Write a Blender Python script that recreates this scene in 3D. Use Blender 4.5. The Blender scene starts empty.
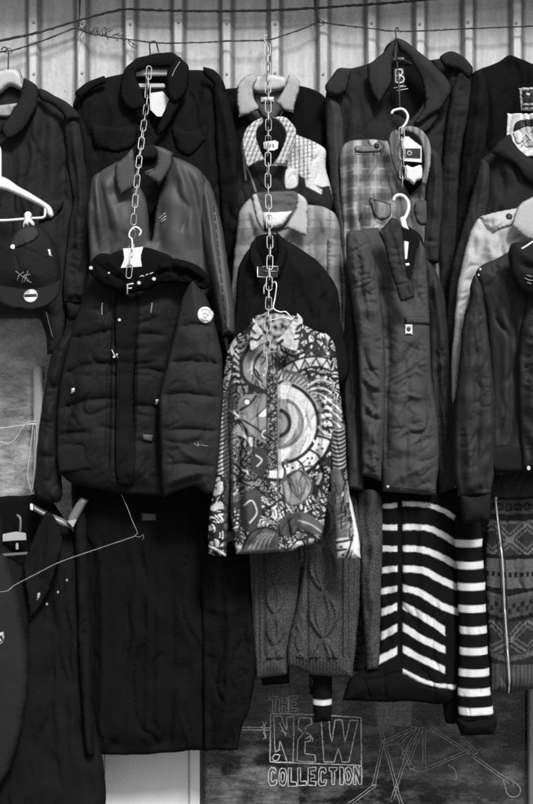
import bpy, bmesh, math, random
import numpy as np
from mathutils import Vector, Matrix
from mathutils.geometry import delaunay_2d_cdt

scene = bpy.context.scene
COL = scene.collection
S, D, ZC = 300.0, 5.0, 1.59          # pixels per metre at the wall, camera distance, camera height
CX, CY = 266.5, 402.0
SUN, SUN_E, SUN_A, SUN_SIZE, SKY, EXPO, EAVE = 2.6, 45, -18, 14, .06, .5, .255

def P(x, y, d):
    k = (D - d) / (D * S)
    return Vector(((x - CX) * k, -d, ZC + (CY - y) * k))

# ------------------------------------------------------------------ noise
class Noise2:
    def __init__(self, seed):
        r = np.random.RandomState(seed)
        self.p = np.concatenate([r.permutation(256)] * 3)
        a = r.rand(256) * 2 * np.pi
        self.gx, self.gy = np.cos(a), np.sin(a)
    def __call__(self, x, y):
        xi, yi = np.floor(x).astype(int), np.floor(y).astype(int)
        xf, yf = x - xi, y - yi
        xi &= 255; yi &= 255
        u = xf**3 * (xf * (xf * 6 - 15) + 10); v = yf**3 * (yf * (yf * 6 - 15) + 10)
        def g(i, j, fx, fy):
            h = self.p[self.p[xi + i] + yi + j]
            return self.gx[h] * fx + self.gy[h] * fy
        a = g(0, 0, xf, yf); b = g(1, 0, xf - 1, yf); c = g(0, 1, xf, yf - 1); e = g(1, 1, xf - 1, yf - 1)
        return (a * (1 - u) + b * u) * (1 - v) + (c * (1 - u) + e * u) * v
_NZ = {}
def nz(seed):
    if seed not in _NZ: _NZ[seed] = Noise2(seed)
    return _NZ[seed]

# ------------------------------------------------------------------ outlines
def smooth(pts, step, closed=True):
    """Catmull-Rom through the points; a point with a third entry is a corner."""
    n = len(pts); out = []
    p = [np.array(q[:2], float) for q in pts]; cor = [len(q) > 2 for q in pts]
    segs = n if closed else n - 1
    for i in range(segs):
        a, b = p[i], p[(i + 1) % n]
        p0 = p[i - 1] if (closed or i > 0) else a
        p3 = p[(i + 2) % n] if (closed or i + 2 < n) else b
        if cor[i]: p0 = a + (a - b) * .3
        if cor[(i + 1) % n]: p3 = b + (b - a) * .3
        L = np.linalg.norm(b - a)
        m1, m2 = (b - p0) * .5, (p3 - a) * .5
        for m in (m1, m2):
            l = np.linalg.norm(m)
            if l > L: m *= L / l
        k = max(1, int(round(L / step)))
        for j in range(k):
            t = j / k
            out.append(a * (2*t**3 - 3*t**2 + 1) + m1 * (t**3 - 2*t**2 + t) + b * (-2*t**3 + 3*t**2) + m2 * (t**3 - t**2))
    if not closed: out.append(p[-1])
    return np.array(out)

def seg_dist(X, Y, A, B, want_t=False):
    """distance of every (X, Y) to the nearest of the segments A->B"""
    best = np.full(X.shape, 1e9); tt = np.zeros(X.shape)
    L = np.linalg.norm(B - A, axis=1); cum = np.concatenate([[0], np.cumsum(L)])
    for i in range(len(A)):
        ax, ay = A[i]; bx, by = B[i] - A[i]
        l2 = max(bx * bx + by * by, 1e-9)
        t = np.clip(((X - ax) * bx + (Y - ay) * by) / l2, 0, 1)
        dd = np.hypot(X - ax - t * bx, Y - ay - t * by)
        m = dd < best
        best = np.where(m, dd, best)
        if want_t: tt = np.where(m, cum[i] + t * L[i], tt)
    return (best, tt, cum[-1]) if want_t else best

def inside(X, Y, poly):
    r = np.zeros(X.shape, bool); n = len(poly)
    for i in range(n):
        x1, y1 = poly[i]; x2, y2 = poly[(i + 1) % n]
        if y1 == y2: continue
        c = ((y1 > Y) != (y2 > Y)) & (X < (x2 - x1) * (Y - y1) / (y2 - y1) + x1)
        r ^= c
    return r

# ------------------------------------------------------------------ things
class Thing:
    def __init__(self, name, label, cat, base, group=None):
        self.o = bpy.data.objects.new(name, None); COL.objects.link(self.o)
        self.o.empty_display_size = .05
        self.loc = P(*base); self.o.location = self.loc
        tag(self.o, label, cat, group)
def tag(o, label=None, cat=None, group=None, kind=None):
    for k, v in (('label', label), ('category', cat), ('group', group), ('kind', kind)):
        if v: o[k] = v

def link(name, me, mat, parent=None, label=None):
    o = bpy.data.objects.new(name, me); COL.objects.link(o)
    if mat: me.materials.append(mat)
    if parent is not None: o.parent = parent.o if isinstance(parent, (Thing, Piece)) else parent
    if label: o['label'] = label
    return o
def origin_of(parent):
    if parent is None: return Vector((0, 0, 0))
    if isinstance(parent, Thing): return parent.loc
    if isinstance(parent, Piece): return parent.loc
    return parent.matrix_world.translation

def mesh_from(name, verts, faces, smooth_shade=True, uv=None, col=None):
    me = bpy.data.meshes.new(name)
    me.from_pydata(verts if isinstance(verts, list) else verts.tolist(), [], faces if isinstance(faces, list) else faces.tolist())
    if smooth_shade: me.polygons.foreach_set('use_smooth', [True] * len(me.polygons))
    if uv is not None:
        li = np.zeros(len(me.loops), dtype=np.int32); me.loops.foreach_get('vertex_index', li)
        l = me.uv_layers.new(name='cloth'); l.data.foreach_set('uv', uv[li].astype(np.float32).ravel())
    if col is not None:
        a = me.attributes.new('pattern', 'FLOAT_COLOR', 'POINT')
        c = np.ones((len(col), 4), np.float32); c[:, :3] = col[:, None]
        a.data.foreach_set('color', c.ravel())
    me.update()
    return me

class Piece: pass
FLAT = {'collar', 'lapel', 'shoulder_strap', 'pocket_flap', 'front_flap', 'cuff_tab', 'shoulder_flap', 'shoulder_yoke', 'flap', 'waistband'}
HARD = {'white_plastic', 'smoky_plastic', 'pale_wood', 'reflection_cloth'}

def piece(name, pts, d, mat, parent, thick=.06, edge=20, folds=(), wr=None, res=2.5, on=None, lift=.002,
          colour=None, tilt=(0, 0), back=.35, label=None, extra=None, sharp=False):
    """A closed sewn shell with the outline pts (px of the tracing), real depth and thickness.
    on: another piece it lies on.  wr: list of (amp, sx, sy, angle, seed) fold noise.  folds: (amp, width, polyline)."""
    flat = name in FLAT and mat.name not in HARD
    if flat and on is None: d, thick, edge = d + thick * .3, thick * .55, edge * .5
    if on is None and mat.name not in HARD: thick, edge = thick * .72, edge * (.8 if edge > 8 else 1)
    out = smooth(pts, res)
    if on is None and mat.name not in HARD:
        N1 = nz(91); j = np.stack([N1(out[:, 0] / 14 + out[:, 1] / 50, out[:, 1] / 14), N1(out[:, 0] / 14 + 50, out[:, 1] / 14 + 20)], 1)
        out = out + j * 1.0
    cx, cy = out.mean(0)
    A, B = out, np.roll(out, -1, 0)
    lo, hi = out.min(0), out.max(0)
    gx = np.arange(lo[0], hi[0], res); gy = np.arange(lo[1], hi[1], res * .87)
    X, Y = np.meshgrid(gx, gy); X = X + (np.arange(len(gy)) % 2)[:, None] * res * .5
    X, Y = X.ravel(), Y.ravel()
    m = inside(X, Y, out); X, Y = X[m], Y[m]
    if len(X):
        dd = seg_dist(X, Y, A, B); m = dd > res * .55; X, Y = X[m], Y[m]
    n = len(out)
    vc = [Vector(q) for q in out] + [Vector(q) for q in zip(X, Y)]
    r = delaunay_2d_cdt(vc, [], [list(range(n))], 1, 1e-4)
    V = np.array([(v.x, v.y) for v in r[0]]); F = np.array([f for f in r[2] if len(f) == 3])
    X, Y = V[:, 0], V[:, 1]
    pc = Piece(); pc.d = d
    dm = d + thick * .6 if on is None else on.dm
    pc.dm = dm
    fl = [(a, w, np.array(q if len(q) < 3 else smooth(q, 4, False), float)) for a, w, q in folds]
    def H(X, Y):
        e = seg_dist(X, Y, A, B)
        e = np.where(inside(X, Y, out), e, 0)
        t = np.clip(e / edge, 0, 1)
        prof = np.sqrt(np.clip(1 - (1 - t)**2, 0, 1))
        soft_cloth = edge > 6 and mat.name not in HARD
        if soft_cloth: h = thick * (.34 * np.sqrt(np.clip(1 - (1 - np.clip(e / 4.5, 0, 1))**2, 0, 1)) + .66 * np.sin(np.pi / 2 * np.clip(e / (edge * 1.7), 0, 1)))
        else: h = thick * prof
        k = np.clip(e / 7, 0, 1)
        for a, w, q in fl:
            dist, tt, L = seg_dist(X, Y, q[:-1], q[1:], True)
            tp = np.clip(np.minimum(tt, L - tt) / max(min(L * .3, 14), 1) , 0, 1) * .85 + .15
            h = h + a * np.exp(-(dist / w)**2) * tp * k
        for a, sx, sy, ang, seed in (wr or ()):
            c, s = math.cos(ang), math.sin(ang)
            u, v = (X * c + Y * s), (-X * s + Y * c)
            N = nz(seed)
            wpx = N(X / 45 + 7.3, Y / 45 + 3.1) * 1.1
            q = N(u / sx + wpx, v / sy + seed * .37)
            soft = N(u / sx / 1.7 + wpx * .6 + 31, v / sy / 1.5 + 17) * 2.0
            mk = np.clip(N(X / 30 + 11, Y / 38 + 5) * 4 + .5, 0, 1)
            cr = np.exp(-(np.abs(q) / .075)**1.4) * mk
            h = h + 1.3 * a * (soft - 1.0 * cr) * k * np.clip(t * 1.6, .25, 1)
        if flat: h = h - .0016 * np.exp(-((e - 2.7) / .75)**2)          # topstitching along the edge
        if extra is not None: h = h + extra(X, Y) * k
        h = h + tilt[0] * (X - cx) / 100 + tilt[1] * (Y - cy) / 100
        if on is not None: h = h + on.H(X, Y) + lift
        return h
    pc.H = H
    hf = H(X, Y)
    e = seg_dist(X, Y, A, B)
    prof = np.sqrt(np.clip(1 - (1 - np.clip(e / edge, 0, 1))**2, 0, 1))
    bd = e < 1e-3
    if on is None:
        hb = -back * thick * prof + tilt[0] * (X - cx) / 100 + tilt[1] * (Y - cy) / 100
    else:
        hb = on.H(X, Y) + lift - .004 * np.clip(e / 2, 0, 1)
    # weld outline: front and back share boundary verts
    N = len(X)
    k = (D - dm) / (D * S)
    loc = P(cx, hi[1], d) if parent is None else origin_of(parent)
    pc.loc = loc
    Wx = (X - CX) * k - loc.x; Wz = ZC + (CY - Y) * k - loc.z
    front = np.stack([Wx, -(d + hf) - loc.y, Wz], 1)
    backv = np.stack([Wx, -(d + hb) - loc.y, Wz], 1)[~bd]
    idx = np.arange(N); bi = np.where(bd, idx, 0); bi[~bd] = N + np.arange((~bd).sum())
    # orientation: make the front face the camera (-y)
    a, b, c = V[F[:, 0]], V[F[:, 1]], V[F[:, 2]]
    cr = (b[:, 0]-a[:, 0])*(c[:, 1]-a[:, 1]) - (b[:, 1]-a[:, 1])*(c[:, 0]-a[:, 0])
    F = np.where((cr > 0)[:, None], F[:, ::-1], F)
    keep = ~(bd[F].all(1)) | True
    F = F[keep]
    Fb = bi[F][:, ::-1]
    ok = ~(bd[F].all(1))
    verts = np.concatenate([front, backv]); faces = np.concatenate([F, Fb[ok]])
    uv = np.stack([(X - lo[0]) / S, (hi[1] - Y) / S], 1); uv = np.concatenate([uv, uv[~bd]])
    col = None
    if colour is not None:
        c = colour(X, Y); col = np.concatenate([c, c[~bd]])
    me = mesh_from(name, verts, faces, True, uv, col)
    if parent is None:
        o = link(name, me, mat); o.location = loc
    else:
        o = link(name, me, mat, parent, label)
    pc.o = o
    return pc

def tubes(name, paths, mat, parent=None, sides=8, closed=False, label=None, loc=None, flat=1.0):
    """paths: list of (points3d, radius) swept as round cord; ONE mesh."""
    org = origin_of(parent) if parent is not None else (loc or Vector((0, 0, 0)))
    V, F = [], []
    for pts, rad in paths:
        pts = [Vector(p) for p in pts]
        n = len(pts); up = None; base = len(V)
        for i in range(n):
            if closed: t = pts[(i + 1) % n] - pts[i - 1]
            else: t = pts[min(i + 1, n - 1)] - pts[max(i - 1, 0)]
            if t.length < 1e-9: t = Vector((0, 0, 1))
            t.normalize()
            if up is None: up = t.orthogonal().normalized()
            up = (up - t * up.dot(t))
            if up.length < 1e-6: up = t.orthogonal()
            up.normalize(); sd = t.cross(up)
            r = rad[i] if hasattr(rad, '__len__') else rad
            for k in range(sides):
                a = 2 * math.pi * k / sides
                off = up * math.cos(a) * r + sd * math.sin(a) * r
                off.y *= flat
                V.append(tuple(pts[i] + off - org))
        m = n if closed else n - 1
        for i in range(m):
            for k in range(sides):
                a, b = base + i * sides + k, base + i * sides + (k + 1) % sides
                c, e = base + ((i + 1) % n) * sides + (k + 1) % sides, base + ((i + 1) % n) * sides + k
                F.append((a, b, c, e))
        if not closed:
            F.append(tuple(base + k for k in reversed(range(sides)))); F.append(tuple(base + (n - 1) * sides + k for k in range(sides)))
    me = mesh_from(name, V, F)
    o = link(name, me, mat, parent, label)
    if parent is None: o.location = org
    return o

def curve3(pts, step=3):
    """px points (x, y, d) -> smooth 3D polyline"""
    xy = np.array(pts, float)
    out = []
    n = len(xy)
    for i in range(n - 1):
        a, b = xy[i], xy[i + 1]
        p0 = xy[i - 1] if i else a; p3 = xy[i + 2] if i + 2 < n else b
        L = np.linalg.norm((b - a)[:2]) + 100 * abs(b[2] - a[2])
        k = max(1, int(L / step)); m1, m2 = (b - p0) * .5, (p3 - a) * .5
        for j in range(k):
            t = j / k
            q = a*(2*t**3-3*t**2+1) + m1*(t**3-2*t**2+t) + b*(-2*t**3+3*t**2) + m2*(t**3-t**2)
            out.append(P(*q))
    out.append(P(*xy[-1]))
    return out

def slab(name, pts, d, t, mat, parent, bevel=.0015, label=None, rot=None):
    """flat plate with the outline pts, thickness t in metres, standing towards the street from depth d"""
    org = origin_of(parent) if parent is not None else Vector((0, 0, 0))
    bm = bmesh.new()
    f = [bm.verts.new(P(x, y, d) - org) for x, y in pts]
    face = bm.faces.new(f)
    bm.normal_update()
    if face.normal.y > 0: face.normal_flip()
    r = bmesh.ops.extrude_face_region(bm, geom=[face])
    vs = [g for g in r['geom'] if isinstance(g, bmesh.types.BMVert)]
    bmesh.ops.translate(bm, verts=vs, vec=(0, -t, 0))
    bmesh.ops.recalc_face_normals(bm, faces=bm.faces)
    if bevel: bmesh.ops.bevel(bm, geom=[e for e in bm.edges], offset=bevel, segments=2, affect='EDGES', clamp_overlap=True)
    me = bpy.data.meshes.new(name); bm.to_mesh(me); bm.free()
    return link(name, me, mat, parent, label)

def wbox(name, x0, x1, y0, y1, z0, z1, mat, parent=None, bevel=.003, label=None):
    org = origin_of(parent) if parent is not None else Vector((0, 0, 0))
    bm = bmesh.new(); bmesh.ops.create_cube(bm, size=1)
    for v in bm.verts:
        v.co = Vector(((x0 + x1)/2 + v.co.x*(x1 - x0), (y0 + y1)/2 + v.co.y*(y1 - y0), (z0 + z1)/2 + v.co.z*(z1 - z0))) - org
    if bevel: bmesh.ops.bevel(bm, geom=list(bm.edges), offset=bevel, segments=2, affect='EDGES')
    me = bpy.data.meshes.new(name); bm.to_mesh(me); bm.free()
    return link(name, me, mat, parent, label)

def ell(cx, cy, rx, ry, n=14):
    return [(cx + rx * math.cos(2*math.pi*i/n), cy + ry * math.sin(2*math.pi*i/n)) for i in range(n)]
def wx(x, d=0): return P(x, CY, d).x
def wz(y, d=0): return P(CX, y, d).z

# ------------------------------------------------------------------ materials
class NT:
    def __init__(self, name):
        self.m = bpy.data.materials.new(name); self.m.use_nodes = True
        self.t = self.m.node_tree; self.b = self.t.nodes['Principled BSDF']; self.out = self.t.nodes['Material Output']
    def n(self, kind, **kw):
        x = self.t.nodes.new(kind)
        for k, v in kw.items(): setattr(x, k, v)
        return x
    def l(self, a, b): self.t.links.new(a, b)
    def math(self, op, a, b=None, c=None):
        x = self.n('ShaderNodeMath', operation=op)
        for i, v in enumerate((a, b, c)):
            if v is None: continue
            if isinstance(v, (int, float)): x.inputs[i].default_value = v
            else: self.l(v, x.inputs[i])
        return x.outputs[0]
    def noise(self, vec, scale, detail=2, rough=.5):
        x = self.n('ShaderNodeTexNoise'); x.inputs['Scale'].default_value = scale
        x.inputs['Detail'].default_value = detail; x.inputs['Roughness'].default_value = rough
        self.l(vec, x.inputs['Vector']); return x.outputs['Fac']
    def map(self, vec, scale=(1, 1, 1), rot=(0, 0, 0)):
        x = self.n('ShaderNodeMapping'); x.inputs['Scale'].default_value = scale; x.inputs['Rotation'].default_value = rot
        self.l(vec, x.inputs['Vector']); return x.outputs[0]
    def grey(self, v):
        x = self.n('ShaderNodeCombineColor')
        for i in range(3): self.l(v, x.inputs[i])
        return x.outputs[0]

def fabric(name, alb, rough=.85, spec=.25, mottle=.3, grain=.6, bump=.4, bscale=90, pattern=False, weave=None, sheen=0., crumple=0., dust=0., gscale=250, wrinkle=.35):
    N = NT(name)
    uv = N.n('ShaderNodeUVMap', uv_map='cloth').outputs[0]
    big = N.noise(uv, 9, 3); fine = N.noise(uv, gscale, 2, .7)
    v = N.math('MULTIPLY_ADD', big, mottle * 2, 1 - mottle)
    g = N.math('MAXIMUM', N.math('MULTIPLY_ADD', fine, grain * 2.6, 1 - grain * 1.3), .12)
    v = N.math('MULTIPLY', v, g)
    v = N.math('MULTIPLY', v, alb)
    if pattern:
        a = N.n('ShaderNodeAttribute', attribute_name='pattern')
        v = N.math('MULTIPLY', v, a.outputs['Fac'])
    wrk = N.n('ShaderNodeTexNoise', noise_type='RIDGED_MULTIFRACTAL'); wrk.inputs['Scale'].default_value = 30; wrk.inputs['Detail'].default_value = 5
    N.l(N.map(uv, (1.5, .8, 1), (0, 0, .35)), wrk.inputs['Vector'])
    hgt = N.math('ADD', N.math('MULTIPLY_ADD', wrk.outputs[0], wrinkle, N.math('MULTIPLY', N.noise(uv, bscale, 4, .6), 1.0)), N.math('MULTIPLY', fine, .1 * grain))
    if crumple:
        mg = N.noise(uv, 26, 5, .62)
        hgt = N.math('MULTIPLY_ADD', mg, crumple, hgt)
    if weave:
        kind, sc, amt, dk = weave
        if kind == 'rib':
            w = N.n('ShaderNodeTexWave', wave_type='BANDS', bands_direction='X'); w.inputs['Scale'].default_value = sc; w.inputs['Distortion'].default_value = 1.2; w.inputs['Detail Scale'].default_value = 4
            N.l(uv, w.inputs['Vector']); wv = w.outputs['Fac']
        elif kind == 'knit':
            w = N.n('ShaderNodeTexVoronoi'); w.inputs['Scale'].default_value = sc; N.l(N.map(uv, (1, .8, 1)), w.inputs['Vector']); wv = w.outputs['Distance']
        elif kind == 'check':
            w = N.n('ShaderNodeTexChecker'); w.inputs['Scale'].default_value = sc; N.l(N.map(uv, rot=(0, 0, .12)), w.inputs['Vector']); wv = w.outputs['Fac']
        else:
            w = N.n('ShaderNodeTexWave', wave_type='BANDS', bands_direction='DIAGONAL'); w.inputs['Scale'].default_value = sc; w.inputs['Distortion'].default_value = .8
            N.l(uv, w.inputs['Vector']); wv = w.outputs['Fac']
        hgt = N.math('MULTIPLY_ADD', wv, amt, hgt)
        if dk: v = N.math('MULTIPLY', v, N.math('MULTIPLY_ADD', wv, dk, 1 - dk * .5))
    if dust:
        ds = N.noise(uv, 300, 1); th = N.math('MULTIPLY', N.math('GREATER_THAN', ds, .74), dust)
        v = N.math('ADD', v, th)
    N.l(N.grey(v), N.b.inputs['Base Color'])
    b = N.n('ShaderNodeBump'); b.inputs['Strength'].default_value = bump; b.inputs['Distance'].default_value = .006
    N.l(hgt, b.inputs['Height']); N.l(b.outputs[0], N.b.inputs['Normal'])
    N.b.inputs['Roughness'].default_value = rough; N.b.inputs['Specular IOR Level'].default_value = spec
    if sheen: N.b.inputs['Sheen Weight'].default_value = sheen; N.b.inputs['Sheen Roughness'].default_value = .5
    return N.m

def solid(name, alb, rough=.5, metal=0, spec=.5, mottle=.12, scale=60, bump=.05):
    N = NT(name)
    oc = N.n('ShaderNodeTexCoord').outputs['Object']
    v = N.math('MULTIPLY', N.math('MULTIPLY_ADD', N.noise(oc, scale, 4), mottle * 2, 1 - mottle), alb)
    N.l(N.grey(v), N.b.inputs['Base Color'])
    N.b.inputs['Roughness'].default_value = rough; N.b.inputs['Metallic'].default_value = metal; N.b.inputs['Specular IOR Level'].default_value = spec
    b = N.n('ShaderNodeBump'); b.inputs['Strength'].default_value = bump; b.inputs['Distance'].default_value = .002
    N.l(N.noise(oc, scale * 2, 3), b.inputs['Height']); N.l(b.outputs[0], N.b.inputs['Normal'])
    return N.m
# ================================================================== materials
M = {}
M['black'] = fabric('black_cotton', .0088, .95, .06, grain=.6, dust=.012, wrinkle=.5)
M['black_faded'] = fabric('faded_black', .013, .9, .08, grain=.5, wrinkle=.8)
M['coat'] = fabric('black_coat_cloth', .0066, .95, .04, grain=.8, dust=.01, wrinkle=.6)
M['black_soft'] = fabric('black_jersey', 0.0065, .95, .04)
M['char'] = fabric('charcoal_cotton', .0195, .9, .1, crumple=.3, grain=.4, bump=.3)
M['char2'] = fabric('charcoal_twill', .030, .9, .1, crumple=.25, grain=.35, bump=.3)
M['nylon'] = fabric('grey_nylon', .056, .74, .12, bump=.35, crumple=.35, grain=.3, wrinkle=.9)
M['nylon2'] = fabric('dark_nylon', .027, .68, .15, bump=.25, crumple=.2, grain=.3, wrinkle=.5)
M['satin'] = fabric('satin', .056, .6, .35, bump=.06, grain=.2, mottle=.12, wrinkle=.2)
M['puff'] = fabric('puffer_nylon', .0105, .7, .12, bump=.3, crumple=.3, grain=.4, wrinkle=.5)
M['puff_sleeve_lit'] = fabric('puffer_sleeve_lit', .022, .72, .12, bump=.35, crumple=.6, grain=.5)  # lighter copy of the puffer nylon: light on the right sleeve put into colour
M['coat_sleeve_lit'] = fabric('coat_twill_lit', .04, .85, .12, crumple=.25, grain=.35, bump=.3)  # lighter copy of the coat cloth: light on the left sleeve put into colour
M['rib'] = fabric('ribbed_knit', 0.015, .95, .1, weave=('rib', 110, 1.6, .3))
M['fleece'] = fabric('dark_pile', 0.006, 1, .05, bump=.8, bscale=200)
M['cord'] = fabric('pale_corduroy', .4, .9, .1, bump=.25, grain=.25, weave=('rib', 95, .6, .25))
M['tweed'] = fabric('houndstooth', 0.7, .95, .1, pattern=True, grain=.3, bump=.5, bscale=160)
M['plaid'] = fabric('washed_plaid', .42, .9, .1, pattern=True, grain=.22, bump=.18, mottle=.3)
M['flannel'] = fabric('flannel', .40, .95, .08, pattern=True, grain=.2, bump=.15, mottle=.12)
M['khaki'] = fabric('pale_cotton', .46, .85, .15, crumple=.4, bump=.16, grain=.15, mottle=.15)
M['print'] = fabric('printed_cotton', .82, .7, .25, pattern=True, mottle=.1, grain=.15, crumple=.6)
M['knit'] = fabric('heather_knit', .062, .95, .05, grain=1.0, bump=.5, bscale=330, weave=('knit', 240, .4, .9), gscale=200)
M['stripe'] = fabric('striped_knit', .8, .95, .05, pattern=True, grain=.18, mottle=.08, bump=.4, bscale=220, weave=('rib', 150, .5, .1))
M['nordic'] = fabric('patterned_knit', .19, .95, .05, pattern=True, grain=.5, bump=.7, bscale=240)
M['lining'] = fabric('pale_lining', .45, .7, .3, mottle=.4)
M['grey_lining'] = fabric('grey_lining', 0.09, .7, .3)
M['capcloth'] = fabric('cap_cloth', 0.009, .8, .2)
M['caplit'] = fabric('cap_cloth_lit', 0.026, .75, .25)  # lighter copy of the cap cloth: light on the upward panel put into colour
M['white_cloth'] = fabric('white_cloth', .78, .8, .2, mottle=.08, grain=.1)
M['card'] = solid('white_card', .74, .6, mottle=.15, scale=35)
M['greycard'] = solid('grey_card', .4, .6)
M['wplastic'] = solid('white_plastic', .8, .3, mottle=.04)
M['gplastic'] = solid('smoky_plastic', .16, .3)
M['wood'] = solid('pale_wood', .5, .5, mottle=.2, scale=30)
M['wire'] = solid('dark_wire', .03, .5)
M['rope'] = solid('dark_rope', .035, .95, mottle=.5, scale=200, bump=.6)
M['steel'] = solid('chain_steel', .42, .45, 1, mottle=.3, scale=150)
M['zinc'] = solid('pale_wire', .75, .4, .6)
M['cable'] = solid('white_cable', .78, .45)
M['ink'] = solid('dark_ink', .007, .6)
M['snap'] = solid('bright_snap', .8, .3, .4)
M['frame'] = solid('white_frame', .84, .4, mottle=.08, scale=14)
M['frame_grey'] = solid('worn_frame', .42, .45, mottle=.25, scale=14)
M['darkframe'] = solid('dark_frame', .03, .5)
M['paint'] = solid('paint_marker', .5, .7, mottle=.6, scale=160)
M['paint_dim'] = solid('worn_marker', .22, .7, mottle=.6, scale=120)
M['paint_mid'] = solid('faded_marker', .36, .7, mottle=.5, scale=120)
M['inside'] = solid('dark_room', .03, .9)
M['thread'] = solid('grey_thread', .3, .7)

def wall_mat():
    N = NT('corrugated_paint')
    oc = N.n('ShaderNodeTexCoord').outputs['Object']
    st = N.noise(N.map(oc, (9, 9, 1.3)), 3, 6, .65)
    sp = N.noise(oc, 70, 3, .7)
    v = N.math('MULTIPLY_ADD', st, .62, .24)
    v = N.math('MULTIPLY', v, N.math('MULTIPLY_ADD', sp, .5, .75))
    specks = N.math('MULTIPLY', N.math('GREATER_THAN', N.noise(oc, 120, 2), .72), .3)
    v = N.math('SUBTRACT', v, specks)
    a = N.n('ShaderNodeAttribute', attribute_name='pattern')     # shade of the rib sides and creases, painted into the sheet's colour
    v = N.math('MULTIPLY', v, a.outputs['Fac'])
    N.l(N.grey(v), N.b.inputs['Base Color'])
    N.b.inputs['Roughness'].default_value = .55
    b = N.n('ShaderNodeBump'); b.inputs['Strength'].default_value = .25; b.inputs['Distance'].default_value = .004
    N.l(st, b.inputs['Height']); N.l(b.outputs[0], N.b.inputs['Normal'])
    return N.m
def glass_mat(name, smear_reflection, seedoff, thr=.46, rot=0.):
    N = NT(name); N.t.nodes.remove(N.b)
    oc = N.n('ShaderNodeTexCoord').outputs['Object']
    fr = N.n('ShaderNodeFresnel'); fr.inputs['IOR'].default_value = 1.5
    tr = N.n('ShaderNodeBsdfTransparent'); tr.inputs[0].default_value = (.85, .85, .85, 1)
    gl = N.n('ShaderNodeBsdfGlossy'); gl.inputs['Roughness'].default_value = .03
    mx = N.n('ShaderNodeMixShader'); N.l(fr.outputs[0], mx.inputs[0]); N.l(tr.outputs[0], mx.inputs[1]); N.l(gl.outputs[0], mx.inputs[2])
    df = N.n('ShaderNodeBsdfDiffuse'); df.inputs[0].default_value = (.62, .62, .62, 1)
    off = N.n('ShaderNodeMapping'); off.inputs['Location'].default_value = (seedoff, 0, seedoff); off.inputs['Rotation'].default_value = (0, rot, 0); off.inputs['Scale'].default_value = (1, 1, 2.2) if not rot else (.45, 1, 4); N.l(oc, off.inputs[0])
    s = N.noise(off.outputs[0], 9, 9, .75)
    s = N.math('MULTIPLY', N.math('MAXIMUM', N.math('SUBTRACT', s, thr), 0.), smear_reflection)
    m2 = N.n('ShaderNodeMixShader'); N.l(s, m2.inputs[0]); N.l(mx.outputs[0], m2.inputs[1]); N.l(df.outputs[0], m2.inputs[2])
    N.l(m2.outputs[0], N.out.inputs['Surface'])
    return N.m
def ground_mat():
    N = NT('paving')
    oc = N.n('ShaderNodeTexCoord').outputs['Object']
    br = N.n('ShaderNodeTexBrick'); br.inputs['Scale'].default_value = 1.6
    br.inputs['Color1'].default_value = (.2, .2, .2, 1); br.inputs['Color2'].default_value = (.24, .24, .24, 1); br.inputs['Mortar'].default_value = (.1, .1, .1, 1); br.inputs['Mortar Size'].default_value = .01
    N.l(oc, br.inputs['Vector'])
    mx = N.n('ShaderNodeMix', data_type='RGBA', blend_type='MULTIPLY'); mx.inputs[0].default_value = .6
    N.l(br.outputs['Color'], mx.inputs[6]); N.l(N.grey(N.noise(oc, 5, 6)), mx.inputs[7]); N.l(mx.outputs[2], N.b.inputs['Base Color'])
    N.b.inputs['Roughness'].default_value = .85
    return N.m

# ================================================================== setting
me = mesh_from('pavement', [(-60, -60, 0), (60, -60, 0), (60, 3, 0), (-60, 3, 0)], [(0, 1, 2, 3)], False)
g = link('pavement', me, ground_mat()); tag(g, 'paved ground running along the foot of the shop wall', kind='structure')

wall = Thing('corrugated_wall', 'pale painted corrugated metal wall behind the topmost garments and ropes', 'wall', (266, 300, 0))
def corrugated():
    z0, z1 = wz(306), wz(-60)
    xs, ys, cs = [], [], []
    x = 25.5 - 48.25 * 14
    while x < 1250:
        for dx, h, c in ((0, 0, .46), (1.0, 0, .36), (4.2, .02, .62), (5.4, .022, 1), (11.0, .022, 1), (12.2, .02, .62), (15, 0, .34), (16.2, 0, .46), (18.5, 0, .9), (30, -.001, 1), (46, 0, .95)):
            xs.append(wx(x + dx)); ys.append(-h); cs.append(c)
        x += 48.25
    V, F, C = [], [], []
    nzr = 24
    for j in range(nzr + 1):
        z = z0 + (z1 - z0) * j / nzr
        for i in range(len(xs)):
            V.append((xs[i] - wall.loc.x, ys[i] + .0012 * math.sin(i * 1.7 + j * .9), z - wall.loc.z)); C.append(cs[i])
    n = len(xs)
    for j in range(nzr):
        for i in range(n - 1): F.append((j*n+i, j*n+i+1, (j+1)*n+i+1, (j+1)*n+i))
    b = len(V)
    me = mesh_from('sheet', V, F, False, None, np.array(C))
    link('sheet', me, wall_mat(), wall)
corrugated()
for i in range(-3, 15):
    for yy in (22 + (i % 3), 74 - (i % 2)):
        slab('screw', ell(25.5 + 48.25 * i + 8.4, yy, 1.5, 1.5, 10), .022, .004, M['thread'], wall, .001)
wbox('eave', -3, 3, -EAVE, .05, wz(-42), wz(-60), M['darkframe'], wall)
wbox('lower_beam', -3, 3, -.015, .1, wz(318), wz(305), M['darkframe'], wall)

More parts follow.
